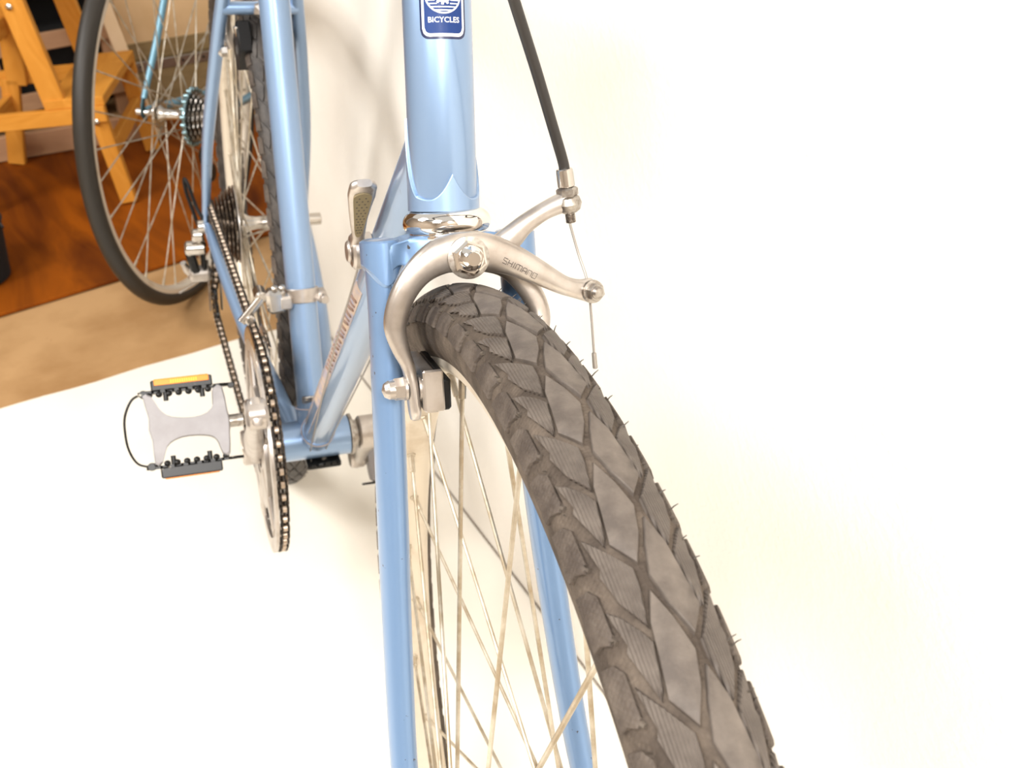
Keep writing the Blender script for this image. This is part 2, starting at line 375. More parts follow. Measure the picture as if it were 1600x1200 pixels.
def build_wheel(par, mtx, R, rt, treaded, hubw, flx, nsp, spm, rubber, rimw=11):
    prof = tyre_section(R, rt, 1.5 if treaded else 0)
    ty = obj('tyre', lathe(prof, ax=(1, 0, 0), seg=240, x=(0, 1, 0), closed=False, caps=False), rubber, par, matrix=mtx, sharp=80)
    rc = R - rt; rb = rc - math.sqrt(max(1, rt * rt - 90)) 
    ro = 317.5 if R > 335 else R - rt - 2
    w = rimw
    rp = [(-w, ro - 13), (-w + .6, ro + .0), (-w + 1.4, ro + .6), (-w + 2.2, ro - 2), (-w + 2.2, ro - 6), (w - 2.2, ro - 6), (w - 2.2, ro - 2), (w - 1.4, ro + .6), (w - .6, ro), (w, ro - 13),
          (w - 1.2, ro - 15), (w - 3.5, ro - 17.6), (4, ro - 19.2), (-4, ro - 19.2), (-w + 3.5, ro - 17.6), (-w + 1.2, ro - 15)]
    rim = obj('rim', lathe(rp, ax=(1, 0, 0), seg=200, x=(0, 1, 0), closed=True, caps=False), M['rim'], par, matrix=mtx, sharp=35)
    fr = 22
    hub = [(-hubw, 5), (-hubw + 9, 5), (-hubw + 9.1, 8), (-flx[0] - 8, 9), (-flx[0] - 2.2, 11), (-flx[0] - 2, fr + 4), (-flx[0] + 1.4, fr + 4), (-flx[0] + 1.8, 15), (-flx[0] + 10, 9.5), (0, 8.2), (flx[1] - 10, 9.5),
           (flx[1] - 1.8, 15), (flx[1] - 1.4, fr + 4), (flx[1] + 2, fr + 4), (flx[1] + 2.2, 11), (flx[1] + 8, 9), (hubw - 9.1, 8), (hubw - 9, 5), (hubw, 5)]
    hb = obj('hub', lathe(hub, ax=(1, 0, 0), seg=32), M['polished'], par, matrix=mtx)
    rn = ro - 19.4
    per = nsp // 4; meshes = []
    for side in (-1, 1):
        for lead in (-1, 1):
            fx = (flx[0] if side < 0 else flx[1]) * side
            aoff = lead * math.radians(52 if nsp == 36 else 58)
            x1 = fx + side * (1.6 if lead > 0 else -1.6)
            a = A3(x1, fr * math.cos(aoff), fr * math.sin(aoff)); b = A3(side * 2.0, rn + 2, 0)
            d = unit(b - a); L = np.linalg.norm(b - a)
            sp = join([sweep([a, a + d * 12, a + d * (L - 14)], 1.15, 8), lathe([(L - 15, 1.1), (L - 14.5, 1.9), (L - 3, 2.0), (L - 2.5, 3.0), (L, 3.2)], a, d, 8)])
            meshes.append(mesh_of('spoke', sp, spm))
    k = 0
    for i in range(nsp):
        t = i % 4
        o = bpy.data.objects.new('spoke', meshes[[0, 2, 1, 3][t]]); COL.objects.link(o); o.parent = rim
        o.matrix_local = Matrix.Rotation(2 * PI * (i + .25) / nsp, 4, 'X')
    if treaded:
        per_n = 43; P_ = 2 * PI * R / per_n; ph = 745 - 14 * P_
        ms = []
        for poly in (CL, S1, S2):
            mt_ = M['tread'] if poly is CL else M['tread_side']
            ms.append((mesh_of('tread_block', make_block(poly, R, rt), mt_, sharp=35), 0))
            mir = [(a, -b) for a, b in poly][::-1]
            ms.append((mesh_of('tread_block', make_block(mir, R, rt), mt_, sharp=35), P_ * .5))
        if treaded == 'single':
            for i in range(per_n):
                for me, off in ms:
                    o = bpy.data.objects.new('tread_block', me); COL.objects.link(o); o.parent = ty
                    o.matrix_local = Matrix.Rotation((ph + i * P_ + off) / R, 4, 'X')
        else:
            parts = []
            for i in range(per_n):
                for me, off in ms:
                    a = (ph + i * P_ + off) / R
                    V = np.array([v.co for v in me.vertices]) * 1000; ca, sa = math.cos(a), math.sin(a)
                    V = np.stack([V[:, 0], V[:, 1] * ca - V[:, 2] * sa, V[:, 1] * sa + V[:, 2] * ca], -1)
                    parts.append((V, [tuple(p.vertices) for p in me.polygons]))
            o = obj('tread', join(parts), M['rear_tread'], ty, sharp=35); o['kind'] = 'stuff'
        # curved ribs on the shoulders, sipes and rubber spew hairs (one joined part each)
        pads = []
        PADP = [(2.5, -27.6), (20.5, -28.0), (20.2, -24.5), (22.0, -21.2), (20.0, -19.6), (7.0, -20.0), (3.6, -22.6)]
        pad_m = [make_block(PADP, R, rt, 1.15), make_block([(a, -b) for a, b in PADP][::-1], R, rt, 1.15)]
        for i in range(per_n * 2):
            for sg in (0, 1):
                a = (ph + i * P_ / 2 + 12 + (12.5 if sg else 0)) / R; V, F_ = pad_m[sg]; ca, sa = math.cos(a), math.sin(a)
                V = V * A3(1, .9992, .9992)
                pads.append((np.stack([V[:, 0], V[:, 1] * ca - V[:, 2] * sa, V[:, 1] * sa + V[:, 2] * ca], -1), F_))
        o = obj('shoulder_pads', join(pads), M['pad_rubber'], ty, sharp=35); o['kind'] = 'stuff'
        ribs = []; hairs = []
        for i in range(per_n * 2):
            s0 = ph + i * P_ / 2 + 12
            for sg in (-1, 1):
                pl = [torus_pt(s0 - 6 + dx + (12.5 if sg > 0 else 0), sg * tt, R, rt, -1.2) for dx, tt in ((.5, 28.5), (-.6, 26.5), (-.6, 24.3), (.8, 21.6), (3.8, 19.2))]
                ribs.append(sweep(resample(pl, 3), .95, 6))
                continue
                pl = [torus_pt(s0 + dx + (12.5 if sg > 0 else 0), sg * tt, R, rt, -1.35) for dx, tt in ((-8, 25), (-4, 22.2), (0, 19.4))]
                ribs.append(sweep(resample(pl, 2), .55, 6))
            for tt in (-19.5, 15.8, 18.8):
                s1 = s0 + random.uniform(-8, 8); a = A3(*torus_pt(s1, tt, R, rt, -.4)); n_ = unit(a - A3(0, (R - rt) * math.cos(s1 / R), (R - rt) * math.sin(s1 / R)))
                b = a + n_ * random.uniform(1.6, 3.0) + A3(*np.random.uniform(-.8, .8, 3))
                hairs.append(sweep([a, (a + b) / 2 + A3(0, .2, .1), b], [.28, .24, .14], 5))
        o = obj('shoulder_ribs', join(ribs), M['rib'], ty); o['kind'] = 'stuff'
        o = obj('rubber_spew', join(hairs), M['hair'], ty); o['kind'] = 'stuff'
    return ty, rim, hb

# front wheel of bicycle one (fitted centre and axes, bike frame)
WC = A3(8.505, -600.227, 60.912); E1 = A3(.05679, .95477, -.29188); E2 = A3(-.02141, .2935, .95572); WN = A3(.99814, -.0478, .03785)
FR, FRT = 342.06, 21.7
mF = local_matrix(L_(WC), WN, E1, E2)
build_wheel(bike, mF, FR, FRT, 'single', 52, (35, 35), 36, M['spoke'], M['groove'], 14)
# rear wheel
RC = A3(0, 420.7, 72.7)
mR = local_matrix(L_(RC), (1, 0, 0), (0, 1, 0), (0, 0, 1)) @ Matrix.Rotation(.3, 4, 'X')
build_wheel(bike, mR, 342.8, 20.5, 'joined', 64, (19, 35), 36, M['spoke'], M['rear_tread'])

# ------------------------------------------------------------ frame of bicycle one
sa_ = math.radians(72.68); SU = A3(0, math.cos(sa_), math.sin(sa_))
HX0 = H + A3(-.9, 0, 0); HU = unit((H + 95 * U + A3(2.0, 0, 0)) - HX0)
HT = 16.0
# head tube
obj('head_tube', lathe([(0, HT - .3), (.5, HT), (150, HT), (150.5, HT - .3)], L_(HX0), HU, 64), M['blue'], bike)
# pointed lower lug wrapped on the head tube
HF = unit(PF - HU * np.dot(PF, HU)); HS = np.cross(HU, HF)    # front and side (towards image left -> sign fixed below)
if HS[0] < 0: HS = -HS
def on_head(phi, k, r): return HX0 + HU * k + (HF * math.cos(phi) + HS * math.sin(phi)) * r
def lug_top(phi):
    a = abs(phi); d = math.degrees(a)
    if d < 38: return 5.2 + 11.5 * (1 - d / 38) ** 2.0 * 1.0
    if d < 62: return 5.2 + 1.4 * ((d - 38) / 24) ** 2
    if d < 110: return 6.6 + 36 * ((d - 62) / 48) ** 1.6
    return 42.6
V = []; F_ = []; n = 144
for i in range(n):
    phi = -PI + 2 * PI * i / n; kt = lug_top(phi)
    V += [on_head(phi, -.2, HT + .1), on_head(phi, -.2, HT + 1.2), on_head(phi, kt - .5, HT + 1.15), on_head(phi, kt + .1, HT + .75), on_head(phi, kt + .3, HT - .2)]
for i in range(n):
    j = (i + 1) % n
    for q in range(4): F_.append((i * 5 + q, j * 5 + q, j * 5 + q + 1, i * 5 + q + 1))
obj('head_lug', (L_(np.array(V)), F_), M['blue'], bike, sharp=28)
# head badge: printed decal, layers wrapped on the tube
PHB = math.radians(-4.5)
def wrap2d(poly, r, dphi=1.2):
    """poly in mm (a,k): a across (image right positive), k up"""
    return [on_head(PHB + a / HT, k, r) for a, k in poly]
def rrect(w, h0, h1, rad, n=6, top=True):
    P = []
    for cx, cy, a0 in ((w - rad, h0 + rad, -90), (w - rad, h1 - rad, 0), (-w + rad, h1 - rad, 90), (-w + rad, h0 + rad, 180)):
        for i in range(n + 1): a = math.radians(a0 + 90 * i / n); P.append((cx + rad * math.cos(a), cy + rad * math.sin(a)))
    return P
def patch(poly, r, thick=.05):
    """fills polygon by vertical strips so that it hugs the tube"""
    poly = np.array(poly); a0, a1 = poly[:, 0].min(), poly[:, 0].max(); n = max(3, int((a1 - a0) / .6)); xs = np.linspace(a0, a1, n + 1)
    rows = []
    m = len(poly)
    for x in xs:
        x = min(max(x, a0 + 1e-4), a1 - 1e-4); ks = []
        for i in range(m):
            p, q = poly[i], poly[(i + 1) % m]
            if (p[0] - x) * (q[0] - x) < 0 or p[0] == x: ks.append(p[1] + (q[1] - p[1]) * (x - p[0]) / (q[0] - p[0] + 1e-12))
        rows.append((x, min(ks), max(ks)))
    V = []; F_ = []
    for x, lo, hi in rows: V += [on_head(PHB + x / HT, lo, r), on_head(PHB + x / HT, hi, r)]
    for i in range(n): F_.append((2 * i, 2 * i + 2, 2 * i + 3, 2 * i + 1))
    return np.array(V), F_
def strip(poly, wdt, r, closed=True):
    poly = np.array(poly, float); n = len(poly); V = []; F_ = []
    for i in range(n):
        t = poly[(i + 1) % n] - poly[i - 1] if closed or 0 < i < n - 1 else (poly[1] - poly[0] if i == 0 else poly[-1] - poly[-2])
        nn = np.array([-t[1], t[0]]) / (np.hypot(*t) + 1e-9) * wdt / 2
        for q in (poly[i] - nn, poly[i] + nn): V.append(on_head(PHB + q[0] / HT, q[1], r))
    for i in range(n if closed else n - 1): j = (i + 1) % n; F_.append((2 * i, 2 * j, 2 * j + 1, 2 * i + 1))
    return np.array(V), F_
KB = 76.3
badge = obj('head_badge', tf(patch(rrect(11.2, KB, KB + 52, 4.2), HT + .06), L_), M['ink'], bike, smooth=True)
b_ = lambda m, mt, nm='badge_print': obj(nm, tf(m, L_), mt, badge)
b_(patch(rrect(10.2, KB + 1.1, KB + 51, 3.6), HT + .10), M['white'], 'badge_border')
b_(patch(rrect(9.0, KB + 2.5, KB + 49.6, 2.6), HT + .14), M['navy'], 'badge_field')
CK = KB + 19.5; CR = 8.3
circ = lambda r, n=64, c0=0, c1=360: [(r * math.cos(math.radians(a)), CK + r * math.sin(math.radians(a))) for a in np.linspace(c0, c1, n, endpoint=False)]
rings = [strip(circ(CR), .75, HT + .19)]
for i, dk in enumerate((-7.1, -5.7, -4.3, -2.9, -1.5, .0, 1.5, 2.9, 4.3, 5.7, 7.1)):
    hw = math.sqrt(CR ** 2 - dk ** 2); inner = 4.6 * math.sqrt(max(0, 1 - (dk / 5.6) ** 2)) if abs(dk) < 5.6 else 0
    inner = max(inner, 0)
    for sg in (-1, 1):
        if hw - inner > .6: rings.append(strip([(sg * (inner + (hw - inner) * t), CK + dk) for t in np.linspace(0, 1, 8)], .5, HT + .18, closed=False))
b_(join(rings), M['white'], 'badge_lines')
gear = []
for i in range(120):
    a = 2 * PI * i / 120; r = 3.9 + (.95 if (i % 10) < 5 else 0); gear.append((r * math.sin(a), CK + r * math.cos(a)))
V = [on_head(PHB + q[0] / HT, q[1], HT + .2) for q in gear] + [on_head(PHB + q[0] * .45 / HT, CK + (q[1] - CK) * .45, HT + .2) for q in gear]
b_((np.array(V), [(i, (i + 1) % 120, 120 + (i + 1) % 120, 120 + i) for i in range(120)]), M['white'], 'gear_emblem')
def text_mesh(body, size, offset=0.0, spacing=1.0):
    cu_ = bpy.data.curves.new('lettering', 'FONT'); cu_.body = body; cu_.size = size; cu_.align_x = 'CENTER'; cu_.offset = offset; cu_.space_character = spacing; cu_.resolution_u = 3
    to = bpy.data.objects.new('lettering', cu_); COL.objects.link(to)
    bpy.context.view_layer.update(); dg = bpy.context.evaluated_depsgraph_get()
    me = bpy.data.meshes.new_from_object(to.evaluated_get(dg)); bpy.data.objects.remove(to)
    return me
tm = text_mesh('BICYCLES', 3.3, .06, 1.05)
V = np.array([on_head(PHB + v.co.x / HT, KB + 7.2 + v.co.y, HT + .22) for v in tm.vertices])
b_((V, [tuple(p.vertices) for p in tm.polygons]), M['white'], 'badge_lettering')

# headset: lower chrome race
obj('headset_race', lathe([(-.6, 14), (-.6, 18.4), (.2, 19.2), (1.4, 19.2), (1.8, 18.2), (2.5, 18.0), (2.9, 19.2), (3.8, 20.2), (5.4, 21.0), (7.4, 21.2), (9.4, 20.8), (11.2, 19.8), (12.4, 18.4), (13.2, 16.6), (13.5, 15)], L_(S), U, 72), M['chrome'], bike, sharp=50)
TT = HX0 + HU * 150
obj('upper_headset', lathe([(0, 16), (1, 18), (6, 19.5), (11, 19), (14, 16.5), (14.5, 18.5), (24, 18.5), (25, 17), (28, 14)], L_(TT), HU, 48), M['chrome'], bike)

def tube(name, pts, r, seg=40, mt=None, r2=None, ref=None, sub=0, parent=None):
    P = np.asarray(pts, float)
    return obj(name, tf(sweep(P, r, seg, ref=ref, r2=r2), L_), mt or M['blue'], parent or bike)
DT0 = H + 32 * U + A3(-.6, 4, 0)
dt = tube('down_tube', [DT0 + (A3(0, 0, 0) - DT0) * t for t in np.linspace(0, .985, 12)], 14.3, 48)
tube('top_tube', [H + 122 * U, A3(0, 150, 512)], 12.7)
stp = [SU * k for k in np.linspace(8, 545, 14)]
tube('seat_tube', stp, 14.3, 48)
obj('seat_post', join([tf(cyl(SU * 545, SU * 660, 13), L_), tf(cyl(SU * 538, SU * 556, 17), L_)]), M['alloy'], bike)
# saddle
sd = resample([(0, 150 - 40, 705), (0, 150, 712), (0, 230, 712), (0, 300, 718), (0, 345, 722), (0, 365, 716)], 5); sdw = resample([(14, 12, 0), (19, 18, 0), (34, 20, 0), (66, 22, 0), (72, 20, 0), (40, 10, 0)], 5)
obj('saddle', tf(sweep(sd + A3(0, -60, 0), sdw[:, 0], 24, ref=(0, 0, 1), r2=sdw[:, 1], power=2.4), L_), M['black'], bike)
# bottom bracket shell with cups, sockets and underside cable guide
obj('bottom_bracket_shell', tf(lathe([(-34, 18.6), (-33.4, 19.8), (33.4, 19.8), (34, 18.6)], (0, 0, 0), (1, 0, 0), 56), L_), M['blue'], bike)
bbl = []
for d, r in ((unit(DT0), 16.0), (SU, 16.0)):
    bbl.append(cyl(d * 8, d * 34, r, 40, bev=.8))
for sx in (-1, 1):
    d = unit(A3(sx * 40, 405, 70) - A3(sx * 20, 0, 0)); bbl.append(sweep([A3(sx * 19, 6, 2), A3(sx * 20, 0, 0) + d * 42], 12.4, 24))
obj('bracket_lugs', tf(join(bbl), L_), M['blue'], bike)
obj('lug_outline', tf(join([lathe([(0, 16.0), (.5, 16.7), (1.1, 16.0)], d * 33.6, d, 40, caps=False) for d in (unit(DT0), SU)]), L_), M['cream'], bike)
obj('cable_guide', tf(join([box((6, -4, -22), (34, 30, 7), bev=1.5)] + [cyl((-8 + 7 * i, -22, -20), (-8 + 7 * i, 12, -26), 1.6, 8) for i in range(5)]), L_), M['blackmetal'], bike)
obj('bracket_cup', tf(join([lathe([(34, 19), (34.6, 21.2), (37.5, 21.2), (38, 15), (42, 14)], (0, 0, 0), (1, 0, 0), 12, caps=True), lathe([(-34, 19), (-34.5, 20.5), (-37, 20.5), (-37.5, 14)], (0, 0, 0), (1, 0, 0), 40)]), L_), M['steel'], bike)
# worn decal stripe with illegible slanted strokes on the down tube (side facing the camera left)
du = unit(DT0); dn = unit(np.cross(du, A3(1, 0, 0)));
if dn[2] < 0: dn = -dn
def on_dt(t, phi, r): return du * t + (A3(-1, 0, 0) * math.sin(phi) + dn * math.cos(phi)) * r
def dtpatch(t0, t1, p0, p1, r, nt=24, npn=8):
    V = [on_dt(t0 + (t1 - t0) * i / nt, p0 + (p1 - p0) * j / npn, r) for i in range(nt + 1) for j in range(npn + 1)]
    return np.array(V), [(i * (npn + 1) + j, i * (npn + 1) + j + 1, (i + 1) * (npn + 1) + j + 1, (i + 1) * (npn + 1) + j) for i in range(nt) for j in range(npn)]
dec = obj('down_tube_decal', tf(dtpatch(150, 430, math.radians(84), math.radians(118), 14.36), L_), M['cream'], dt)
sl = []
for i in range(18):
    t = 250 + i * 9.2; a = i % 3
    pts = [on_dt(t + (8 if a == 0 else 5) * f, math.radians(88 + 26 * f), 14.5) for f in np.linspace(0, 1, 6)]
    sl.append(sweep(pts, 1.25 if a != 1 else .8, 6))
obj('decal_strokes', tf(join(sl), L_), M['rust'], dt)
obj('decal_edge', tf(join([sweep([on_dt(t, math.radians(p), 14.4) for t in np.linspace(60, 430, 20)], .5, 5) for p in (60, 83, 120)]), L_), M['cream'], dt)
# seat stays, chain stays, bridge, dropouts
for sx in (-1, 1):
    tube('seat_stay', resample([(sx * 62, 417, 92), (sx * 57, 348, 200), (sx * 47, 284, 300), (sx * 34, 222, 400), (sx * 15, 158, 500)], 5), np.concatenate([np.linspace(5.2, 7.2, 8), np.full(13, 7.2)]), 24)
    cs = resample([(sx * 61, 410, 76), (sx * 56, 330, 62), (sx * 44, 200, 38), (sx * 30, 100, 20), (sx * 21, 20, 5)], 5)
    tube('chain_stay', cs, np.linspace(6, 10.5, len(cs)), 24)
    tube('rear_dropout', [(sx * 63, 415, 96), (sx * 63, 420, 84), (sx * 63, 422, 72), (sx * 62, 408, 76)], [3, 8, 12, 4], 16, ref=(1, 0, 0), r2=[3, 3, 3, 3])
brg = A3(0, 236, 374)
tube('brake_bridge', [brg + A3(x, 0, 0) for x in (-38, 0, 38)], 6.5, 24)
# rear brake on the bridge
rb = obj('rear_brake', tf(join([cyl(brg + A3(0, 30, 0), brg + A3(0, -14, 0), 4, 16), lathe([(0, 8.5), (5, 8.5), (9, 4)], brg + A3(0, -8, 0), (0, -1, -.2), 6),
    sweep(resample([brg + A3(0, 28, 4), brg + A3(-18, 32, 2), brg + A3(-31, 38, -12), brg + A3(-31, 44, -34), brg + A3(-26, 48, -48)], 5), 6, 12, r2=4.5, ref=(0, 1, .2)),
    sweep(resample([brg + A3(0, 18, 4), brg + A3(18, 18, 2), brg + A3(31, 20, -12), brg + A3(31, 24, -34), brg + A3(26, 28, -52)], 5), 6, 12, r2=4.5, ref=(0, 1, .2)),
    sweep(resample([brg + A3(-10, 24, 6), brg + A3(-38, 26, 16), brg + A3(-58, 26, 18)], 4), 5, 12, r2=4)]), L_), M['alloy'], bike)
obj('brake_pad', tf(join([box(brg + A3(-19, 4, -38), (15, 50, 34), (1, 0, 0), (0, .82, -.57), (0, .57, .82), bev=2), box(brg + A3(19, 4, -38), (15, 50, 34), (1, 0, 0), (0, .82, -.57), (0, .57, .82), bev=2)]), L_), M['black'], rb)
obj('pad_nut', tf(join([cyl(brg + A3(-24, -6, -16), brg + A3(-22, -6, -26), 5.5, 12), lathe([(0, 6), (6, 6), (9, 3)], brg + A3(-34, 26, -48), (-1, 0, 0), 6)]), L_), M['polished'], rb)

# ------------------------------------------------------------ fork
bl_l = resample([(-33, -1, 0), (-33.2, -35, 0), (-34.6, -69, 0), (-37.2, -135, 0), (-40.2, -204, 2), (-43.5, -278, 12), (-43, -340, 32), (-43, -358, 42)], 5)
bl_r = resample([(33.5, -1, 0), (34.2, -35, 0), (36, -69, 0), (40, -135, 0), (45.5, -204, 2), (51.5, -278, 12), (58, -340, 32), (59.5, -358, 42)], 5)
for P in (bl_l, bl_r):
    t = np.linspace(0, 1, len(P)); wx = np.interp(t, [0, .45, 1], [8.0, 7.8, 6.0]); wd = np.interp(t, [0, .45, 1], [12.5, 11.5, 6.2])
    m = sweep(P, wx, 36, ref=(0, 0, 1), r2=wd)
    obj('fork_blade', tf(m, FKL), M['blue_fork'], bike)
for sx in (-1, 1):
    obj('fork_dropout', tf(join([box((sx * 50.5 + 8.5, -366, 43), (4, 30, 22), (1, 0, 0), bev=1.5), lathe([(0, 9), (7, 9), (8, 6)], (sx * 52 + 8.5, -362, 43), (sx, 0, 0), 6)]), FKL), M['steel'], bike)
# crown with scalloped sockets
def socket(x0, sg):
    V = []; n = 48
    def bot(a):   # lower edge height around the socket
        return -13.5 - 6.5 * max(0, math.cos(2 * (a - PI / 2))) ** 1.3 + 3.0 * max(0, math.cos(2 * a))
    for i in range(n):
        a = 2 * PI * i / n; ca, sn = math.cos(a), math.sin(a)
        for r, k in ((-1.5, .8), (.0, 1.1), (1.5, .2), (1.6, -4), (1.7, bot(a) + .8), (1.1, bot(a)), (-.3, bot(a) + .1)):
            V.append((x0 + (8.0 + r) * ca, k, (12.5 + r) * sn))
    F_ = [(i * 7 + q, ((i + 1) % n) * 7 + q, ((i + 1) % n) * 7 + q + 1, i * 7 + q + 1) for i in range(n) for q in range(6)]
    F_.append(tuple(i * 7 for i in range(n)))
    return np.array(V, float), F_
xs = np.linspace(-36, 36, 25); CW = []
body = sweep([(x, -6.2 + 1.6 * math.cos(x / 36 * PI / 2) - .9 * abs(x) / 36, 0) for x in xs], [6.2 + 1.0 * math.cos(x / 36 * PI / 2) ** 2 for x in xs], 32, ref=(0, 0, 1), r2=[10.5 + 4.5 * math.cos(x / 36 * PI / 2) ** 2 for x in xs], power=3.2)
cx = np.linspace(-41.4, 41.4, 139); CV = []
for x in cx:
    ax = abs(x)
    bt_ = -13 - 3.2 * (ax / 21.5) ** 2 if ax < 21.5 else (-17 + 6.5 * math.sqrt(max(0, 1 - ((ax - 26) / 4.6) ** 2)) if ax < 30.4 else -20.5 + 8.5 * max(0, (ax - 34) / 7.4) ** 1.6)
    tp_ = 2.2 if ax < 16 else (2.2 - 2.6 * (.5 - .5 * math.cos(PI * min(1, (ax - 16) / 14))))
    fd_ = 15.2 - 1.2 * min(1, ax / 26) if ax < 33 else 14.0 * math.sqrt(max(.02, 1 - ((ax - 33) / 8.6) ** 2))
    dip = 1.6 * math.exp(-((ax - 24) / 5.0) ** 2)
    for t, k in ((0, -10), (0, fd_ - 1.4), (.05, fd_ - .5 - dip * .4), (.14, fd_ - dip), (.5, fd_ - dip), (.86, fd_ - dip), (.95, fd_ - .5 - dip * .5), (1, fd_ - 1.4), (1, -10)):
        CV.append((x, tp_ + (bt_ - tp_) * t, k))
web = (np.array(CV), [(i * 9 + q, (i + 1) * 9 + q, (i + 1) * 9 + q + 1, i * 9 + q + 1) for i in range(138) for q in range(8)] + [tuple(range(9)), tuple(138 * 9 + q for q in range(8, -1, -1))])
crown = obj('fork_crown', tf(join([web, socket(-33, -1), socket(33.5, 1), lathe([(-13, 15), (-11, 17), (0, 17.5), (.4, 15)], (0, 0, 0), (0, 1, 0), 40)]), FKL), M['blue_fork'], bike, sharp=35)

# ------------------------------------------------------------ front brake
fb = obj('front_brake', tf(join([cyl((0, -7, 8), (0, -7, 20), 6, 20), lathe([(0, 9.6), (1.6, 9.6), (2, 8)], (0, -7, 37.5), (0, 0, 1), 32)]), FKL), M['steel'], bike)
arm1 = [(60.5, -27.8, 29, 5.8, 4.2), (54, -26.5, 30, 4.6, 4.2), (46, -23.6, 31, 4.6, 4.4), (35, -17.2, 31.5, 5.8, 4.6), (23, -10.6, 32, 7.2, 5), (11, -6.0, 32.5, 8.6, 5.2), (0, -5.0, 32.5, 9.4, 5.4), (-10.5, -5.6, 32.5, 8.4, 5.2),
        (-21.5, -11.8, 32, 6.6, 5), (-29.6, -22, 31, 5.7, 4.8), (-33.8, -35, 29, 5.2, 4.6), (-32.2, -46, 28, 4.2, 4.8), (-29.2, -55, 27, 3.1, 5.6), (-27.9, -62, 26.5, 2.8, 6.6), (-27.4, -71, 26.5, 2.8, 6.8), (-27.2, -77.5, 26.5, 2.7, 6.2), (-27.2, -81, 26.5, 2.2, 3.6)]
R_ = resample(arm1, 5)
from mathutils.bvhtree import BVHTree
_am = sweep(R_[:, :3], R_[:, 3], 28, ref=(0, 0, 1), r2=R_[:, 4], power=2.5)
BVH = BVHTree.FromPolygons([Vector(q) for q in _am[0]], _am[1])
am = obj('brake_arm', tf(sweep(R_[:, :3], R_[:, 3], 28, ref=(0, 0, 1), r2=R_[:, 4], power=2.5), FKL), M['alloy'], fb, sharp=60)
armb = resample([(0, -6, 19, 9, 4.6), (12, -8, 19, 8, 4.6), (24, -14, 19, 6.4, 4.6), (33, -25, 19.5, 5.6, 4.6), (38, -38, 20.5, 5.0, 4.6), (36, -49, 22, 4.2, 5), (30.5, -58, 24, 3.0, 6), (28, -68, 25, 2.8, 6.6), (27.6, -80, 25, 2.5, 5.6)], 5)
armc = resample([(8, -9, 19, 7.4, 4.4), (19, -6, 19, 6.8, 4.6), (26, -1, 19.5, 5.8, 4.6), (33, 4.8, 20, 4.6, 4.4), (42, 10, 20.5, 4.2, 4.3), (49.5, 13.0, 21, 4.6, 4.6), (54, 14.2, 21.5, 5.0, 5)], 5)
obj('brake_arm', tf(join([sweep(armb[:, :3], armb[:, 3], 24, ref=(0, 0, 1), r2=armb[:, 4], power=2.5), sweep(armc[:, :3], armc[:, 3], 24, ref=(0, 0, 1), r2=armc[:, 4], power=2.4)]), FKL), M['alloy'], fb, sharp=60)
# pivot nut
obj('pivot_nut', tf(join([lathe([(0, 7.6), (.6, 8.2), (3.6, 8.2), (4.6, 7.0)], (0, -7, 38.5), (0, 0, 1), 6), lathe([(4, 5.9), (5.2, 5.8), (9.2, 3.7), (9.8, 3.0)], (0, -7, 38.5), (0, 0, 1), 32)]), FKL), M['chrome'], fb, sharp=30)
# engraved maker's lettering on the arm
GL = {'S': [[(1, 1), (0, 1), (0, .55), (1, .45), (1, 0), (0, 0)]], 'H': [[(0, 0), (0, 1)], [(1, 0), (1, 1)], [(0, .5), (1, .5)]], 'I': [[(.5, 0), (.5, 1)]],
      'M': [[(0, 0), (0, .9), (.15, 1), (1.35, 1), (1.5, .9), (1.5, 0)], [(.75, 0), (.75, 1)]], 'A': [[(0, 0), (0, .85), (.2, 1), (.8, 1), (1, .85), (1, 0)], [(0, .4), (1, .4)]],
      'N': [[(0, 0), (0, 1), (.8, 1), (1, .85), (1, 0)]], 'O': [[(0, 0), (0, 1), (1, 1), (1, 0), (0, 0)]]}
seg_ = []; xw = 0; hs = 2.5
t0 = np.array([16.6, -9.4]); t1 = np.array([32.2, -18.4]); td = (t1 - t0); tl = np.hypot(*td); td = td / tl; tn = np.array([-td[1], td[0]])
word = 'SHIMANO'; ws = {'I': .35, 'M': 1.5}; tot = sum(ws.get(c_, 1) for c_ in word) * 1.75 + .62 * 6
for ch in word:
    w_ = ws.get(ch, 1)
    for stroke in GL[ch]:
        pl = []
        for a, b in stroke:
            xx = (xw + (a if ch != 'I' else .17) * 1.75) * tl / tot; yy = (b - .5) * hs
            q = t0 + td * xx + tn * yy
            # surface height of arm near text: centre line offset
            cx = q[0]; cen_h = np.interp(cx, [11, 23, 35], [-6.0, -10.6, -17.2]); off = (q[1] - cen_h) * .87; hw = np.interp(cx, [11, 23, 35], [8.6, 7.2, 5.8])
            hit = BVH.ray_cast(Vector((q[0], q[1], 60)), Vector((0, 0, -1)))[0]
            pl.append((q[0], q[1], (hit.z if hit else 37) + .02))
        seg_.append(sweep(pl, .17, 6))
    xw += w_ * 1.75 + .62
obj('engraved_lettering', tf(join(seg_), FKL), M['engrave'], fb)
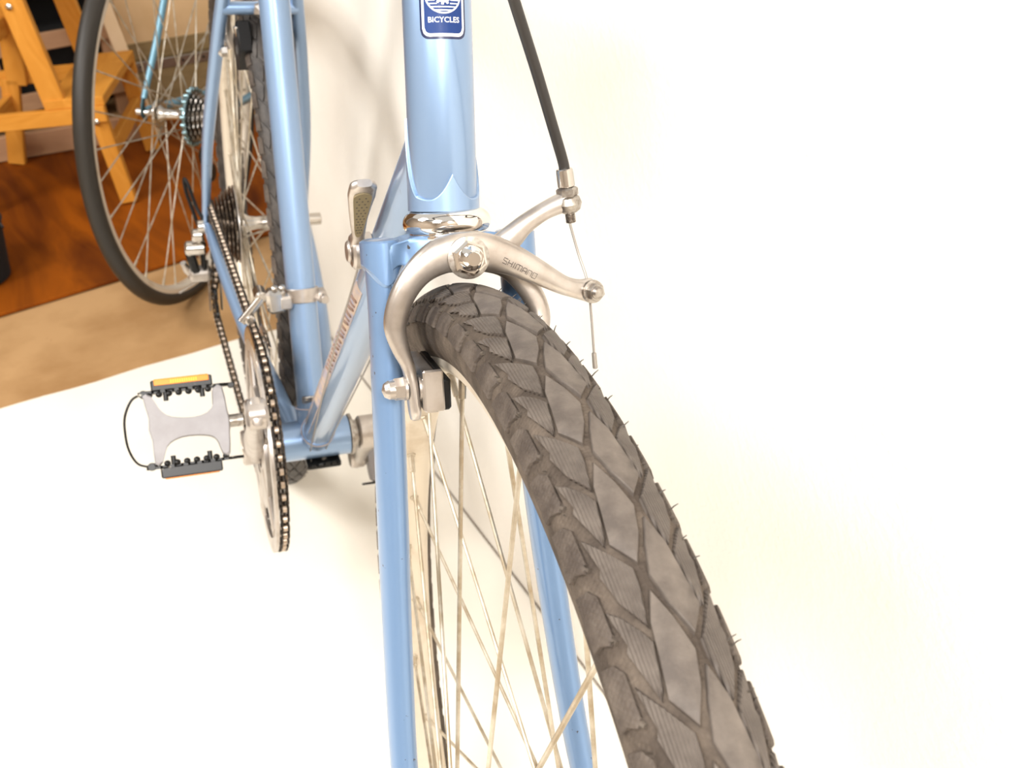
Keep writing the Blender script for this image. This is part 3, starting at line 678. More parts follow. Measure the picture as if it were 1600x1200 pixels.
# barrel adjuster, anchor, cable
ax_ = unit(A3(51.8, 30, 24) - A3(54.6, 9, 21.8)); pb = A3(54.4, 14.0, 22)
obj('barrel_adjuster', tf(join([lathe([(-10, 2.2), (-9.6, 2.5)] + [(-9.4 + .35 * i, 2.5 if i % 2 else 2.15) for i in range(12)] + [(-5, 2.4)], pb, ax_, 20), lathe([(-5.2, 3.4), (-4, 5.2), (-1, 6.3), (2, 5.4), (3.1, 3.8)], pb, ax_, 28),
    lathe([(2.6, 4.4), (3.2, 5.2), (6.0, 5.2), (6.8, 4.2)], pb, ax_, 6)]), FKL), M['steel'], fb, sharp=30)
kn = []
prof = []
n = 40; V = []; 
for z, dr in ((7, -.4), (7.4, 0), (13.4, 0), (15.2, 0), (15.6, -.4)):
    for i in range(n):
        a = 2 * PI * i / n; r = 3.9 + dr + (.16 if (i % 2 and z < 13.5) else 0); e = unit(np.cross(ax_, A3(0, 0, 1))); g = np.cross(ax_, e); V.append(pb + ax_ * z + r * (e * math.cos(a) + g * math.sin(a)))
kn = (np.array(V), [(i * n + k, i * n + (k + 1) % n, (i + 1) * n + (k + 1) % n, (i + 1) * n + k) for i in range(4) for k in range(n)] + [tuple(range(n - 1, -1, -1)), tuple(4 * n + k for k in range(n))])
obj('cable_ferrule', tf(kn, FKL), M['polished'], fb)
obj('anchor_bolt', tf(join([lathe([(0, 5.4), (1, 5.6), (2.2, 5.4), (2.4, 4.6)], (60.5, -28, 32.5), (.12, 0, 1), 32), lathe([(2.4, 4.2), (5.4, 4.4), (6, 3.8)], (60.5, -28, 32.5), (.12, 0, 1), 6), lathe([(5, 3.3), (6.6, 3.1), (7.8, 2.0), (8.1, .4)], (60.5, -28, 32.5), (.12, 0, 1), 24)]), FKL), M['steel'], fb, sharp=30)
cab = [(54.2, 6, 21.8), (57.5, -10, 24), (60.3, -24, 28), (61.2, -40, 29), (61.5, -58, 30)]
obj('brake_cable', tf(join([sweep(resample(cab, 4), .62, 8), lathe([(0, .7), (.4, 1.15), (7.6, 1.25), (8, .8)], (61.5, -58, 30), unit(A3(.3, -8, .3)), 12)]), FKL), M['white_cable'], fb)
hs_ = resample([(52.3, 27.5, 24), (51.5, 33, 24.6), (44.5, 52, 30), (36, 73, 38), (22.5, 101, 53), (4, 140, 74), (-30, 200, 110), (-60, 260, 118)], 6)
obj('cable_housing', tf(sweep(hs_, 2.55, 20), FKL), M['housing'], bike)
# brake pads and holders
for sx in (-1, 1):
    ho = obj('pad_holder', tf(join([box((sx * 20.0, -66.5, 12), (8.5, 18, 46), (1, 0, 0), (0, 1, .10), (0, -.10, 1), bev=1.6), cyl((sx * 31, -66.5, 26.5), (sx * 22, -66.5, 26.5), 3, 12),
        box((sx * 19.5, -66.5, 36.0), (9.5, 19.5, 2.4), bev=.8), lathe([(0, 6.2), (1.6, 6.2)], (sx * 23.5, -66.5, 26.5), (sx, 0, 0), 24)]), FKL), M['alloy'], fb, sharp=30)
    obj('brake_pad', tf(box((sx * 13.6, -66.5, 11), (4.6, 15.5, 50), (1, 0, 0), (0, 1, .10), (0, -.10, 1), bev=1.2), FKL), M['black'], ho)
    obj('pad_nut', tf(join([lathe([(0, 5.6), (1.3, 5.6)], (sx * 30.2, -66, 26.5), (sx, 0, 0), 28), lathe([(1.2, 5.4), (5.6, 5.4), (6.2, 4.7), (9.0, 4.3), (10.8, 2.6), (11.2, .8)], (sx * 30.2, -66, 26.5), (sx, 0, 0), 6), lathe([(5.4, 4.7), (8.4, 4.5), (10.6, 3.2), (11.6, .6)], (sx * 30.2, -66, 26.5), (sx, 0, 0), 24)]), FKL), M['alloy'], ho, sharp=25)

# ------------------------------------------------------------ down tube shift levers
for sx in (-1, 1):
    pv = A3(0, -345, 345) + A3(sx * 20, 0, 0); d = unit(A3(0, -.63, .777)); dq = unit(A3(0, -.777, -.63))
    lv = obj('shift_lever', tf(join([cyl(pv - A3(sx * 7, 0, 0), pv + A3(sx * 6, 0, 0), 10.5, 32, bev=1.5), cyl(pv + A3(sx * 6, 0, 0), pv + A3(sx * 8.5, 0, 0), 6.5, 24, bev=1),
        sweep(resample([pv + A3(sx * 2, 0, 0) - d * 4, pv + A3(sx * 3, 0, 0) + d * 14 + dq * -2, pv + A3(sx * 5, 0, 0) + d * 34 + dq * -3, pv + A3(sx * 6, 0, 0) + d * 56 + dq * -3, pv + A3(sx * 6, 0, 0) + d * 65 + dq * -3, pv + A3(sx * 6, 0, 0) + d * 68.5 + dq * -2.5], 4),
              np.interp(np.linspace(0, 5, 21), range(6), [6, 3.4, 5.0, 7.4, 7.2, 4.0]), 24, ref=dq, r2=np.interp(np.linspace(0, 5, 21), range(6), [3.5, 3.2, 3.4, 3.6, 3.4, 2.2]), power=3)]), L_), M['alloy'], bike)
    # perforated insert on the face
    def lf(a, b, k=4.1): return pv + A3(sx * (4.2 + 2.2 * (a - 20) / 40), 0, 0) + A3(sx * b, 0, 0) + d * a + dq * (k - 2.6)
    out = [(62, -3.6), (63.5, 0), (62, 3.6), (58, 4.9), (40, 3.6), (22, 2.0), (18, 0), (22, -2.0), (40, -3.6), (58, -4.9)]
    out2 = resample([(a, b, 0) for a, b in out], 4, closed=True)
    V = [lf(a, b, 1.5) for a, b, _ in out2] + [lf(a, b, 3.7) for a, b, _ in out2]; n = len(out2)
    obj('lever_insert', tf((np.array(V), [tuple(range(n, 2 * n))] + [(i, (i + 1) % n, n + (i + 1) % n, n + i) for i in range(n)]), L_), M['tan_insert'], lv, sharp=30)
    dots = []
    for i in range(13):
        a = 23 + i * 3.0; w_ = np.interp(a, [20, 60], [1.0, 3.2])
        for b in ((-w_, 0, w_) if i % 2 else (-w_ * .55, w_ * .55)): dots.append(lathe([(0, .55), (.12, .5)], lf(a, b, 3.7), dq, 6))
    obj('insert_holes', tf(join(dots), L_), M['engrave'], lv)

# ------------------------------------------------------------ crankset
AL = math.radians(42)
cd = A3(0, -math.cos(AL), math.sin(AL))     # right crank points forward and up, towards the camera
cs_ = obj('crankset', tf(join([cyl((-60, 0, 0), (-36, 0, 0), 12, 24), cyl((36, 0, 0), (60, 0, 0), 9, 20)]), L_), M['steel'], bike)
def crank(sx, d, x0, x1):
    P = resample([A3(sx * x0, 0, 0) - d * 8, A3(sx * x0, 0, 0) + d * 8, A3(sx * (x0 + 2), 0, 0) + d * 60, A3(sx * (x1 - 1), 0, 0) + d * 130, A3(sx * x1, 0, 0) + d * 166, A3(sx * x1, 0, 0) + d * 179], 5)
    n = len(P); t = np.linspace(0, 1, n)
    return join([sweep(P, np.interp(t, [0, .2, .5, .8, .97, 1], [14, 17, 12, 11, 13, 8]), 28, ref=(1, 0, 0), r2=np.interp(t, [0, .2, .6, .9, 1], [10, 11, 6.5, 7, 5]), power=2.6), cyl(A3(sx * (x0 - 12), 0, 0), A3(sx * (x0 + 12), 0, 0), 17.5, 40, bev=1.6),
                 cyl(A3(sx * (x1 - 9), 0, 0) + d * 167, A3(sx * (x1 + 8.5), 0, 0) + d * 167, 13.5, 40, bev=2.2)])
obj('crank_arm', tf(crank(-1, cd, 60, 67), L_), M['alloy'], cs_)
obj('crank_arm', tf(crank(1, -cd, 56, 67), L_), M['alloy'], cs_)
obj('crank_bolt', tf(join([lathe([(0, 10), (1.5, 10), (2.5, 7)], (71, 0, 0), (1, 0, 0), 24), lathe([(0, 10), (1.5, 10), (2.5, 7)], (-71, 0, 0), (-1, 0, 0), 24)]), L_), M['chrome'], cs_)
cg = obj('chainring', tf(join([ring_plate(teeth(99.5, 52), 84, -47.2, -44.8, 624)]), L_), M['cog'], cs_, sharp=30)
obj('chainring', tf(join([ring_plate(teeth(78, 42), 62, -40.2, -38.4, 504)]), L_), M['cog'], cs_, sharp=30)
gd = join([ring_plate(lambda a: 106.5, 92, -54.5, -51.5, 160), ring_plate(lambda a: 62, 22, -56, -50, 80)] +
          [sweep([A3(-54, math.cos(a) * 30, math.sin(a) * 30), A3(-53, math.cos(a) * 95, math.sin(a) * 95)], 10, 16, ref=(1, 0, 0), r2=3.2, power=3) for a in [AL * -1 + PI + 2 * PI * k / 5 for k in range(5)]] +
          [lathe([(0, 4.2), (1.5, 4.2), (2, 3)], A3(-54.6, math.cos(a) * 88, math.sin(a) * 88), (-1, 0, 0), 12) for a in [AL * -1 + PI + 2 * PI * k / 5 for k in range(5)]])
obj('chainring_guard', tf(gd, L_), M['alloy'], cs_, sharp=35)

# pedals
def pedal(sx, P0, name='pedal'):
    n_ = unit(A3(0, -.8331, .5530)); b_2 = A3(0, .5530, .8331)
    def G(a, b, k=0): return P0 + A3(sx * a, 0, 0) + b_2 * b + n_ * k   # a outward along the spindle
    def GV(v): v = np.atleast_2d(v) * A3(.9, .82, .95); v = v - A3(0, 3, 0); return P0 + np.outer(v[:, 0] * sx, A3(1, 0, 0)) + np.outer(v[:, 1], b_2) + np.outer(v[:, 2], n_)
    pr = obj(name, tf(tf(join([cyl((6, 0, 0), (21, 0, 0), 6.6, 24), cyl((19, 0, 0), (24, 0, 0), 9.5, 24)]), GV), L_), M['steel'], bike)
    out = [(22, -33), (27.5, -33), (30, -22), (34, -15), (42, -11.5), (56, -10), (68, -12), (77, -19), (82, -34), (88, -34), (88, -12), (90, 0), (89, 12), (92, 34), (85, 34), (80, 22), (73, 13), (64, 9.5), (50, 8), (38, 11), (31, 20), (30, 35), (22, 35), (20, 12), (19, 0), (20, -12)]
    o2 = resample([(a, b, 0) for a, b in out], 2, closed=True)[:, :2]
    V = []; m = len(o2); c0 = o2.mean(0)
    for k, ins in ((-11, .06), (-9, 0), (9, 0), (11.5, .07)):
        for q in o2: V.append((c0[0] + (q[0] - c0[0]) * (1 - ins * .5), q[1] * (1 - ins), k))
    F_ = [(r_ * m + i, r_ * m + (i + 1) % m, (r_ + 1) * m + (i + 1) % m, (r_ + 1) * m + i) for r_ in range(3) for i in range(m)]
    F_ += [tuple(range(m - 1, -1, -1)), tuple(3 * m + i for i in range(m))]
    obj('pedal_body', tf(tf(join([(np.array(V, float), F_)]), GV), L_), M['pedal_alloy'], pr, sharp=35)
    for sg in (-1, 1):
        b0 = 36 * sg; poly = [(12, -3), (18, -4.5), (24, -5.5)]
        top = []
        for i in range(0, 33): a = 24 + i * 2.0; top.append((a, (5.0 if (i // 3) % 2 else 8.2)))
        poly = [(10, -2), (20, -6)] + [(24 + 64 * t, -7) for t in (0, .5, 1)] + [(94, -4), (96, 0), (94, 3)] + top[::-1] + [(18, 4), (10, 2)]
        cg_ = []
        v_, f_ = prism(poly, (0, 0, 0), (1, 0, 0), (0, 0, 1), 3.0)
        v_ = v_ + A3(0, b0 + (3.0 if sg > 0 else 0), 0)
        pins = [cyl((a, b0 - sg * 8.5, 6), (a, b0 + 0, 6), 2.3, 8) for a in (40, 72)] + [ball((26 + 8.6 * i, b0 - sg * 1.5, 6.5), 3.2, 10) for i in range(8)]
        obj('cage_plate', tf(tf(join([(v_, f_)] + pins), GV), L_), M['blackmetal'], pr, sharp=30)
        rh = obj('reflector_holder', tf(tf(box((57, b0 + sg * 7.5, 0), (54, 11, 15), bev=1.2), GV), L_), M['blackmetal'], pr, sharp=30)
        obj('reflector', tf(tf(box((57, b0 + sg * 13.2, 0), (48, 2, 11), bev=.6), GV), L_), M['amber'], rh)
        if sg > 0:
            obj('reflector', tf(tf(box((57, b0 + 10.2, 7.9), (48, 5.4, 1.2), bev=.3), GV), L_), M['amber'], rh)
            obj('reflector_prism', tf(tf(join([box((44 + 2 * i, b0 + 10.2, 8.6), (1.1, 3.6, .7)) for i in range(12)]), GV), L_), M['amber2'], rh)
    loop = resample([(93, -36, 0), (103, -31, 0), (109, -17, 0), (110.5, 0, 0), (109, 17, 0), (102, 32, 0), (93, 37, 0)], 5)
    obj('cage_loop', tf(tf(join([sweep(loop, 1.1, 12, ref=(0, 0, 1), r2=4.5, power=3)]), GV), L_), M['blackmetal'], pr, sharp=40)
    for q in ((91, 36), (91, -36), (14, 36)): obj('cage_screw', tf(tf(cyl((q[0], q[1], -2), (q[0], q[1], 8), 4 if q[0] > 50 else 2.8, 12), GV), L_), M['blackmetal'], pr, sharp=40)
pedal(-1, A3(-72, 0, 0) + cd * 167)
pedal(1, A3(60, 0, 0) - cd * 167)

# ------------------------------------------------------------ cassette, chain, derailleurs
ca = obj('cassette', tf(cyl((-60, 420.7, 72.7), (-26, 420.7, 72.7), 19, 32), L_), M['cog'], bike, sharp=30)
for x, r, nt in [(-56.5, 27, 14), (-52, 30, 15), (-47.5, 33, 17), (-43, 36, 19), (-38.5, 39, 21), (-34, 42, 23), (-29.5, 46, 26)]:
    m = ring_plate(teeth(r, nt, 3.2), 18, x - .9, x + .9, nt * 12); obj('cog', (L_(m[0] + A3(0, 420.7, 72.7)), m[1]), M['cog'], ca, sharp=30)
obj('spoke_protector', tf(join([(lambda m: (m[0] + A3(0, 420.7, 72.7), m[1]))(ring_plate(lambda a: 50, 22, -26, -24.5, 60))]), L_), M['alloy'], ca)
obj('skewer', tf(cyl((-74, 420.7, 72.7), (-64, 420.7, 72.7), 8.5, 24), L_), M['polished'], bike)
obj('axle_nut', tf(cyl((64, 420.7, 72.7), (84, 420.7, 72.7), 8, 24), L_), M['polished'], bike)
# chain path (x,y,z)
path = []
for a in np.radians(np.arange(84, 286, 6)): path.append((-46, 103 * math.cos(a), 103 * math.sin(a)))
J2 = A3(-60, 418, -36); J1 = A3(-57, 436, 14)
path += [(-60, J2[1] - 6, J2[2] - 20)]
for a in np.radians(np.arange(-80, 61, 20)): path.append((-60, J2[1] + 21 * math.cos(a), J2[2] + 21 * math.sin(a)))
path += [(-58, J1[1] - 2, J1[2] - 24)] [:0]
for a in np.radians(np.arange(230, 119, -20)): path.append((-57, J1[1] + 21 * math.cos(a), J1[2] + 21 * math.sin(a)))
for a in np.radians(np.arange(-70, 96, 15)): path.append((-56.5, 420.7 + 29.5 * math.cos(a), 72.7 + 29.5 * math.sin(a)))
path = np.array(path); cl = np.vstack([path, path[:1]]); sl_ = np.concatenate([[0], np.cumsum(np.linalg.norm(np.diff(cl, axis=0), axis=1))])
NL = int(round(sl_[-1] / 12.7)); 
if NL % 2: NL += 1
pos = [np.array([np.interp(sl_[-1] * i / NL, sl_, cl[:, k]) for k in range(3)]) for i in range(NL)]
chain = obj('chain', tf(join([sweep(resample(path, 1, closed=True), .8, 5, closed=True)]), L_), M['chain'], bike)
def link_mesh(outer):
    w_ = 3.6 if outer else 2.4; parts = []
    for sx in (-1, 1):
        poly = []
        for a in np.radians(range(90, 271, 30)): poly.append((-6.35 + 4.1 * math.cos(a), 4.1 * math.sin(a)))
        poly.append((0, -2.9))
        for a in np.radians(range(-90, 91, 30)): poly.append((6.35 + 4.1 * math.cos(a), 4.1 * math.sin(a)))
        poly.append((0, 2.9))
        v_, f_ = prism(poly, (sx * w_ - .5, 0, 0), (0, 1, 0), (0, 0, 1), 1.0); parts.append((v_, f_))
    me = mesh_of('chain_link', join(parts), M['chain'], sharp=30)
    me.materials.append(M['roller'])
    return me
def add_rollers(outer):
    base = link_mesh(outer)
    v = [tuple(x.co * 1000) for x in base.vertices]; f = [tuple(p.vertices) for p in base.polygons]; n0 = len(f)
    extra = []
    if outer:
        for y in (-6.35, 6.35): extra.append(cyl((-4.6, y, 0), (4.6, y, 0), 1.9, 10))
    else:
        for y in (-6.35, 6.35): extra.append(cyl((-2.2, y, 0), (2.2, y, 0), 3.9, 12))
    mv, mf = join([(np.array(v), f)] + extra)
    me = mesh_of('chain_link', (mv, mf), M['chain'], sharp=30); me.materials.append(M['roller'])
    for i, p in enumerate(me.polygons):
        if i >= n0: p.material_index = 1
    return me
lm = [add_rollers(True), add_rollers(False)]
for i in range(NL):
    a, b = pos[i], pos[(i + 1) % NL]; Y = unit(b - a); Z = unit(np.cross(A3(1, 0, 0), Y)); X = np.cross(Y, Z)
    o = bpy.data.objects.new('chain_link', lm[i % 2]); COL.objects.link(o); o.parent = chain; o.matrix_local = local_matrix(L_((a + b) / 2), X, Y, Z)
# rear derailleur
rd = obj('rear_derailleur', tf(join([sweep(resample([(-68, 422, 72), (-72, 430, 58), (-74, 434, 46)], 4), 8, 16, r2=5, ref=(1, 0, 0)), cyl((-82, 424, 60), (-68, 424, 60), 8.5, 24, bev=2), cyl((-92, 430, 40), (-66, 430, 40), 10, 24, bev=2.5)]), L_), M['polished'], bike)
obj('parallelogram', tf(join([box((-84, 432, 22), (12, 20, 34), (1, 0, .2), (0, 1, 0), (-.2, 0, 1), bev=3), box((-70, 434, 20), (6, 18, 30), bev=2)]), L_), M['blackmetal'], rd)
obj('derailleur_knuckle', tf(join([cyl((-90, 432, 4), (-62, 434, 2), 11, 24, bev=3), sweep([(-96, 432, 20), (-92, 436, 8), (-84, 438, -4)], [4, 5, 4], 12)]), L_), M['alloy'], rd)
obj('pulley_cage', tf(join([sweep(resample([J1 + A3(-8 + 15 * i, 0, 6), J1 * .5 + J2 * .5 + A3(-8 + 15 * i, -2, 0), J2 + A3(-8 + 15 * i, 0, -8)], 5), 9, 16, ref=(1, 0, 0), r2=1.2, power=3) for i in (0, 1)]), L_), M['steel'], rd)
obj('jockey_wheel', tf(join([(lambda m, J=J: (m[0] + A3(0, J[1], J[2]), m[1]))(ring_plate(teeth(17, 11, 4), 4, J[0] - 1.6, J[0] + 1.6, 132)) for J in (J1, J2)]), L_), M['blackmetal'], rd, sharp=30)
obj('derailleur_cable', tf(sweep(resample([(-66, 440, 38), (-75, 452, 78), (-82, 456, 108), (-83, 452, 126), (-79, 446, 120), (-72, 440, 92), (-66, 425, 80), (-62, 395, 66)], 6), 2.4, 12), L_), M['black'], rd)
obj('cable_end', tf(sweep([(-78, 430, -6), (-92, 440, -18), (-104, 446, -28)], [.9, .9, 1.6], 8), L_), M['white_cable'], rd)
# front derailleur
ck = SU * 147
fd = obj('front_derailleur', tf(join([lathe([(-6.8, 14.6), (-6.8, 16.2), (-6, 16.8), (6, 16.8), (6.8, 16.2), (6.8, 14.6)], ck, SU, 40, caps=False), box(ck + A3(18.5, -6, 0), (9, 12, 12), (1, 0, 0), A3(0, 1, 0), SU, bev=2), cyl(ck + A3(20, -18, 0), ck + A3(20, -2, 0), 4.2, 12),
    box(ck + A3(-17, -10, -1), (12, 14, 14), bev=2)]), L_), M['alloy'], bike, sharp=35)
obj('derailleur_body', tf(join([box(ck + A3(-26, -8, 0), (19, 16, 25), (1, 0, .1), (0, 1, 0), (-.1, 0, 1), bev=4), cyl(ck + A3(-40, -12, 5), ck + A3(-40, 8, 5), 6, 20, bev=1.5), cyl(ck + A3(-52, -16, -16), ck + A3(-52, 2, -16), 5, 20, bev=1.5)]), L_), M['polished'], fd, sharp=35)
obj('derailleur_link', tf(sweep([ck + A3(-40, -10, 4), ck + A3(-60, -12, -18)], 4.2, 16, ref=(0, 1, 0), r2=3, power=3), L_), M['polished'], fd)
cgp = []
for x in (-53.5, -39.5):
    arc = [(x, (112 - 4) * math.cos(a), (112) * math.sin(a)) for a in np.radians(np.linspace(42, 100, 10))]
    cgp.append(sweep(arc, 9, 12, ref=(1, 0, 0), r2=1.0, power=3))
obj('derailleur_cage', tf(join(cgp + [cyl((-54, 86, 76), (-39, 86, 76), 2, 8)]), L_), M['polished'], fd)
obj('clamp_screw', tf(join([lathe([(0, 3.2), (3, 3.2), (4, 2)], ck + A3(-27, -12, 13), (0, -.3, 1), 12), lathe([(0, 3.2), (3, 3.2), (4, 2)], ck + A3(-20, -12, 13), (0, -.3, 1), 12)]), L_), M['steel'], fd)
obj('tube_clip', tf(join([box(SU * 53 + A3(0, -15.4, 0) + A3(0, 0, -4.5), (21, 3, 7.5), bev=.8)] + [cyl(SU * 53 + A3(x, -18, -5), SU * 53 + A3(x, -15, -5), 2, 10) for x in (-6, 0, 6)]), L_), M['steel'], bike)
# bare gear cables along the down tube and under the bracket
obj('gear_cable', tf(join([sweep(resample([(sx * 18, -338, 340), (sx * 15.5, -200, 193), (sx * 8, -24, 4), (sx * 6, -12, -20)], 5), .7, 6) for sx in (-1, 1)]), L_), M['white_cable'], bike)
# stem, drop bar and brake hoods (above the frame, they cast the shadows on the wall)
ms_ = [FK([(0, 181, 0)])[0], FK([(0, 232, 0)])[0], FK([(0, 250, 20)])[0], FK([(0, 262, 95)])[0]]
obj('stem', tf(sweep(resample(ms_, 5), 11.5, 24), L_), M['alloy'], bike)
hb_ = []
for sx in (-1, 1): hb_.append(sweep(resample(FK([(0, 262, 96), (sx * 120, 262, 96), (sx * 180, 262, 104), (sx * 196, 256, 150), (sx * 200, 230, 178), (sx * 203, 190, 172), (sx * 205, 150, 130), (sx * 205, 135, 60)]), 6), 11.9, 20))
hbar = obj('drop_handlebar', tf(join(hb_), L_), M['black'], bike)
for sx in (-1, 1):
    obj('brake_lever', tf(join([sweep(resample(FK([(sx * 197, 245, 165), (sx * 197, 262, 190), (sx * 197, 272, 212)]), 4), 15, 20), sweep(resample(FK([(sx * 197, 268, 210), (sx * 198, 230, 222), (sx * 199, 180, 214)]), 4), 6, 16, r2=4)]), L_), M['alloy'], hbar)

# ------------------------------------------------------------ second bicycle, behind at the left
c2 = A3(201.1, 1588.2, 329.2); f2 = A3(.5871, .8095, 0); z2 = unit(A3(.0765, -.0555, .9955)); x2 = unit(np.cross(-f2, z2)); 
RB = np.stack([x2, -f2, z2], 1)
hub2 = A3(0, 420.7, 66)
base2 = A3(0, 420.7, 66 - 330)
bike2 = thing('bicycle.001', 'second bicycle with pale blue stay and slim black rear tyre on the tan floor behind', 'bicycle', root_matrix(RB, c2 + RB @ (base2 - hub2)))
def L2(P): return np.asarray(P, float) - base2
mR2 = local_matrix(L2(hub2), (1, 0, 0), (0, 1, 0), (0, 0, 1)) @ Matrix.Rotation(.1, 4, 'X')
M['slick'] = mat('slick_black_tyre', (.020, .016, .012), .5, 0, bump=.2, bscale=600, spec=.4)
build_wheel(bike2, mR2, 330, 13.5, None, 62, (20, 34), 32, M['spoke'], M['slick'])
F2 = A3(0, -600, 66)
mF2 = local_matrix(L2(F2), (1, 0, 0), (0, 1, 0), (0, 0, 1))
build_wheel(bike2, mF2, 330, 13.5, None, 52, (34, 34), 32, M['spoke'], M['slick'])
def t2(name, pts, r, mt=None, seg=20, **k): return obj(name, tf(sweep(np.asarray(pts, float), r, seg, **k), L2), mt or M['pale_blue'], bike2)
for sx in (-1, 1):
    t2('seat_stay', [(sx * 63, 414, 88), (sx * 60, 400, 110), (sx * 52, 360, 170), (sx * 14, 165, 505)], [5.0, 5.4, 6.2, 6.6])
    t2('chain_stay', [(sx * 62, 405, 66), (sx * 22, 20, 2)], [6.5, 10])
    t2('rear_dropout', [(sx * 64, 412, 92), (sx * 64, 420, 78), (sx * 64, 421, 64), (sx * 64, 416, 52)], [3, 6, 10, 5], M['dark_teal'], 16, ref=(1, 0, 0), r2=3)
    t2('fork_blade', resample([(sx * 33, -455, 385), (sx * 40, -520, 200), (sx * 50, -560, 120), (sx * 51, -600, 68)], 4), 9)
t2('seat_tube', [SU * 5, SU * 520], 14.3); t2('bottom_bracket_shell', [(-34, 0, 0), (34, 0, 0)], 20)
t2('top_tube', [(0, 152, 500), (0, -412, 515)], 12.7); t2('down_tube', [(0, 0, 0), (0, -440, 425)], 14.3); t2('head_tube', [H - 2 * U, H + 130 * U], 17)
ca2 = obj('cassette', tf(join([(lambda m: (m[0] + hub2, m[1]))(ring_plate(teeth(r, nt, 3.2), 14, x - .9, x + .9, nt * 10)) for x, r, nt in
      [(-54, 27, 14), (-48, 31, 16), (-42, 35, 18), (-36, 39, 20), (-29, 44, 26)]] + [cyl(hub2 + A3(-58, 0, 0), hub2 + A3(-25, 0, 0), 17, 24)]), L2), M['steel'], bike2, sharp=30)
lk = []
for i in range(22):
    a = 2 * PI * i / 22; c_ = hub2 + A3(-29, 46.5 * math.cos(a), 46.5 * math.sin(a)); lk.append(cyl(c_ - A3(4, 0, 0), c_ + A3(4, 0, 0), 4.2, 10))
M['teal_steel'] = mat('bluish_chain_steel', (.20, .30, .33), .25, .9)
obj('chain', tf(join(lk + [sweep([hub2 + A3(-30, 46.5 * math.cos(a), 46.5 * math.sin(a)) for a in np.linspace(0, 2 * PI, 40)], 3, 8)]), L2), M['teal_steel'], bike2)
rd2 = obj('rear_derailleur', tf(join([cyl(hub2 + A3(-78, 10, -24), hub2 + A3(-62, 10, -24), 10, 20), sweep(resample([hub2 + A3(-54, 8, -36), hub2 + A3(-40, 14, -62), hub2 + A3(-42, 0, -100)], 5), 9, 14, ref=(1, 0, 0), r2=5), cyl(hub2 + A3(-50, 0, -100), hub2 + A3(-34, 0, -100), 17, 24)]), L2), M['blackmetal'], bike2)
obj('skewer', tf(join([cyl(hub2 + A3(62, 0, 0), hub2 + A3(76, 0, 0), 6, 16)]), L2), M['alloy'], bike2)

# ------------------------------------------------------------ wooden step stool
st_o = A3(125, 2110, 0); sA = A3(-.944, .329, 0); sB = A3(.329, .944, 0)
stool = thing('step_stool', 'orange pine step stool on the red brown board at the left edge', 'stool', root_matrix(np.stack([sA, sB, A3(0, 0, 1)], 1), st_o + A3(0, 0, 11.5)))
def bar(name, a, b, w_, t_, ref=(0, 1, 0), mt=None, par=None):
    a = A3(*a); b = A3(*b); d = unit(b - a); r = unit(A3(*ref) - d * np.dot(ref, d)); s_ = np.cross(d, r); L = np.linalg.norm(b - a)
    # own axes so that wood grain runs along the bar
    o = obj(name, box((0, 0, 0), (L, t_, w_), bev=1.5), mt or M['pine'], par or stool, smooth=False)
    o.matrix_local = local_matrix((a + b) / 2, d, r, np.cross(d, r)); return o
def bolt(a, par):
    obj('bolt', lathe([(0, 6), (1.5, 5.5), (3, 2)], a, (0, -1, 0), 12), M['polished'], par)
for y in (0, 350):
    fl_ = bar('leg', (-4, y, -1), (14, y, 205), 34, 22)
    post = bar('post', (88, y, 190), (128, y, 520), 46, 22)
    bl = bar('leg', (330, y, -1), (285, y, 205), 40, 22)
    bar('post', (272, y, 190), (225, y, 520), 46, 22)
    rl = bar('side_rail', (-8, y - (12 if y == 0 else -12), 205), (340, y - (12 if y == 0 else -12), 205), 34, 20)
    bar('top_rail', (95, y, 470), (262, y, 470), 40, 18)
    if y == 0:
        o = obj('bolt', lathe([(0, 6.5), (2, 6), (4, 2)], (14, -24, 190), (0, -1, 0), 14), M['polished'], stool)
        o = obj('bolt', lathe([(0, 6.5), (2, 6), (4, 2)], (124, -14, 435), (0, -1, 0), 14), M['polished'], stool)
bar('step_board', (50, -16, 232), (50, 366, 232), 120, 20, ref=(0, 0, 1))
bar('step_board', (178, -14, 530), (178, 364, 530), 190, 20, ref=(0, 0, 1))
bar('cross_rail', (5, 4, 120), (5, 346, 120), 34, 18, ref=(1, 0, 0))
bar('cross_rail', (300, 4, 150), (300, 346, 150), 40, 18, ref=(1, 0, 0))
bar('cross_rail', (262, 4, 330), (262, 346, 330), 40, 18, ref=(1, 0, 0))

# ------------------------------------------------------------ things behind the stool and the second bicycle
def place(o, loc, rz=0): o.matrix_world = Matrix.Translation(Vector(loc) * .001) @ Matrix.Rotation(math.radians(rz), 4, 'Z'); return o
def root_at(name, label, cat, loc, rz=0): return thing(name, label, cat, Matrix.Translation(Vector(loc) * .001) @ Matrix.Rotation(math.radians(rz), 4, 'Z'))
# low wooden chest
chest = root_at('wooden_chest', 'low olive brown wooden chest with a metal rim standing behind the second bicycle', 'chest', (470, 2840, 0), -2)
obj('front_panel', box((0, -120, 66), (400, 16, 132), bev=2), M['olive'], chest, smooth=False)
obj('chest_body', box((0, 20, 66), (396, 260, 132), bev=2), M['olive'], chest, smooth=False)
rimb = obj('rim_strip', box((0, -126, 146), (410, 8, 26), bev=1.5), M['steel'], chest, smooth=False)
for i in range(7): obj('rivet', lathe([(0, 4), (2, 3), (3, .5)], (-170 + i * 56, -130, 146), (0, -1, 0), 10), M['blackmetal'], rimb)
obj('lid', box((0, 10, 148), (404, 262, 20), bev=3), M['olive'], chest, smooth=False)
carton = root_at('cardboard_box', 'light brown cardboard box sitting on the low wooden chest', 'box', (480, 2850, 159.5), -2)
obj('box_body', box((0, 0, 150), (410, 230, 300), bev=2), M['card'], carton, smooth=False)
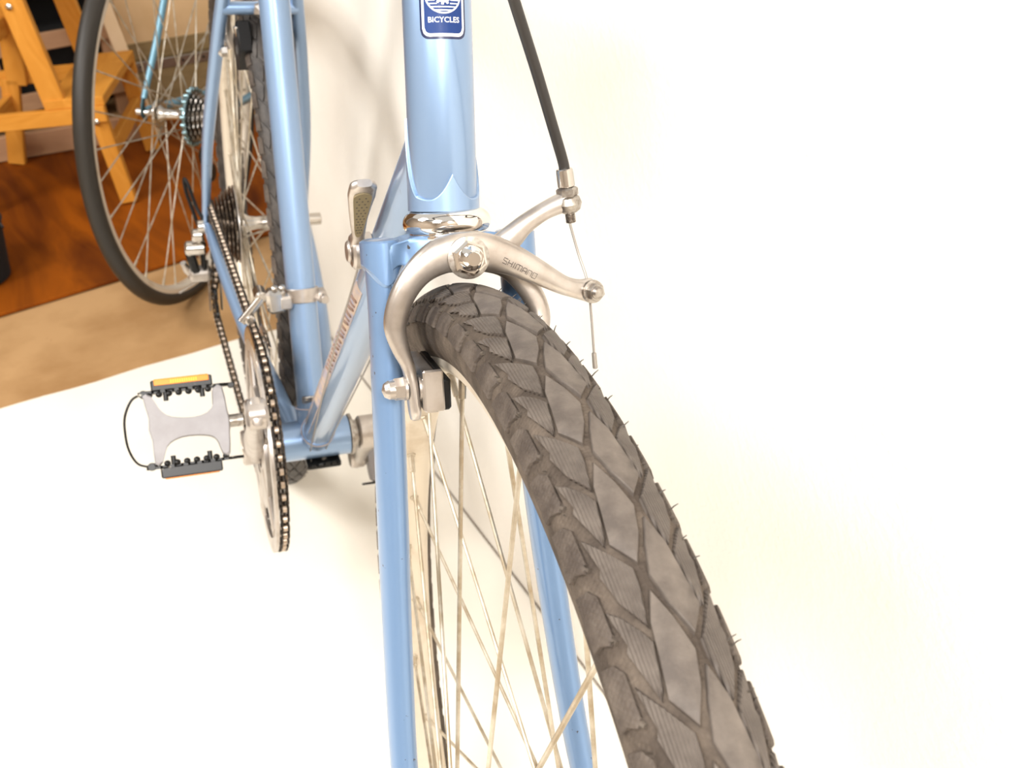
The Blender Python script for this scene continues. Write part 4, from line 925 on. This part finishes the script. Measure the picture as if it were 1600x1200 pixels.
obj('shade_band', box((0, -118, 22), (408, 5, 44), bev=1), M['olive'], carton, smooth=False)  # olive strip paints the shadow band low on the box front
bt = obj('timber_batten', box((0, 0, 330), (34, 26, 690), bev=2), M['pale_wood'], smooth=False)
bt.matrix_world = Matrix.Translation((.262, 2.52, .026)) @ Matrix.Rotation(math.radians(-6), 4, 'Y') @ Matrix.Rotation(math.radians(-14), 4, 'X')
tag(bt, 'pale timber batten leaning upright beside the low wooden chest', 'timber')
pk = obj('pine_plank', box((0, 0, 30), (640, 24, 60), bev=2), M['pine2'], smooth=False); place(pk, (-20, 2590, 8), -6)
tag(pk, 'long pale pine plank on edge on the floor behind the step stool', 'plank')
# dark open rack behind the stool
rack = root_at('storage_rack', 'dark open storage rack with pinkish wooden rails behind the step stool', 'rack', (-60, 2850, 0), 4)
obj('back_panel', box((0, 160, 330), (620, 12, 660)), M['dark'], rack, smooth=False)
for x in (-300, 0, 300): obj('upright', box((x, -20, 330), (36, 36, 660), bev=2), M['pine2'], rack, smooth=False)
for z in (84, 230, 420, 640): obj('rail', box((0, -42, z), (640, 18, 44), bev=2), M['pine2'], rack, smooth=False)
for z in (70, 410): obj('shelf', box((0, 60, z), (610, 190, 14), bev=1), M['dark'], rack, smooth=False)
for i, (x, z, w_, h_, lab) in enumerate([(-150, 78, 250, 130, 'black storage box on the low shelf of the rack at the left edge'), (150, 78, 240, 150, 'black storage box on the low shelf of the rack behind the thin tyre'), (10, 418, 380, 170, 'wide black storage box on the upper shelf of the rack')]):
    bx = root_at('storage_box', lab, 'box', (-60 + x, 2935 + x * .07, z), 4)
    obj('box_body', box((0, 0, h_ / 2), (w_, 120, h_), bev=4), M['dark'], bx, smooth=False)
    obj('lid', box((0, 0, h_ + 5), (w_ + 6, 126, 12), bev=3), M['dark'], bx, smooth=False)
bk = thing('bucket', 'black rubber bucket cut off by the left edge on the red brown board', 'bucket', Matrix.Translation((-.222, 1.875, .0075)))
obj('bucket_wall', lathe([(0, 70), (2, 78), (110, 92), (114, 95), (118, 92), (112, 88), (6, 73)], (0, 0, 0), (0, 0, 1), 40), M['dark'], bk)
obj('handle', sweep([(92 * math.cos(a), 96 * math.sin(a) * .3 - 60, 112 + 20 * math.sin(a)) for a in np.linspace(0, PI, 16)], 2.5, 8), M['blackmetal'], bk)
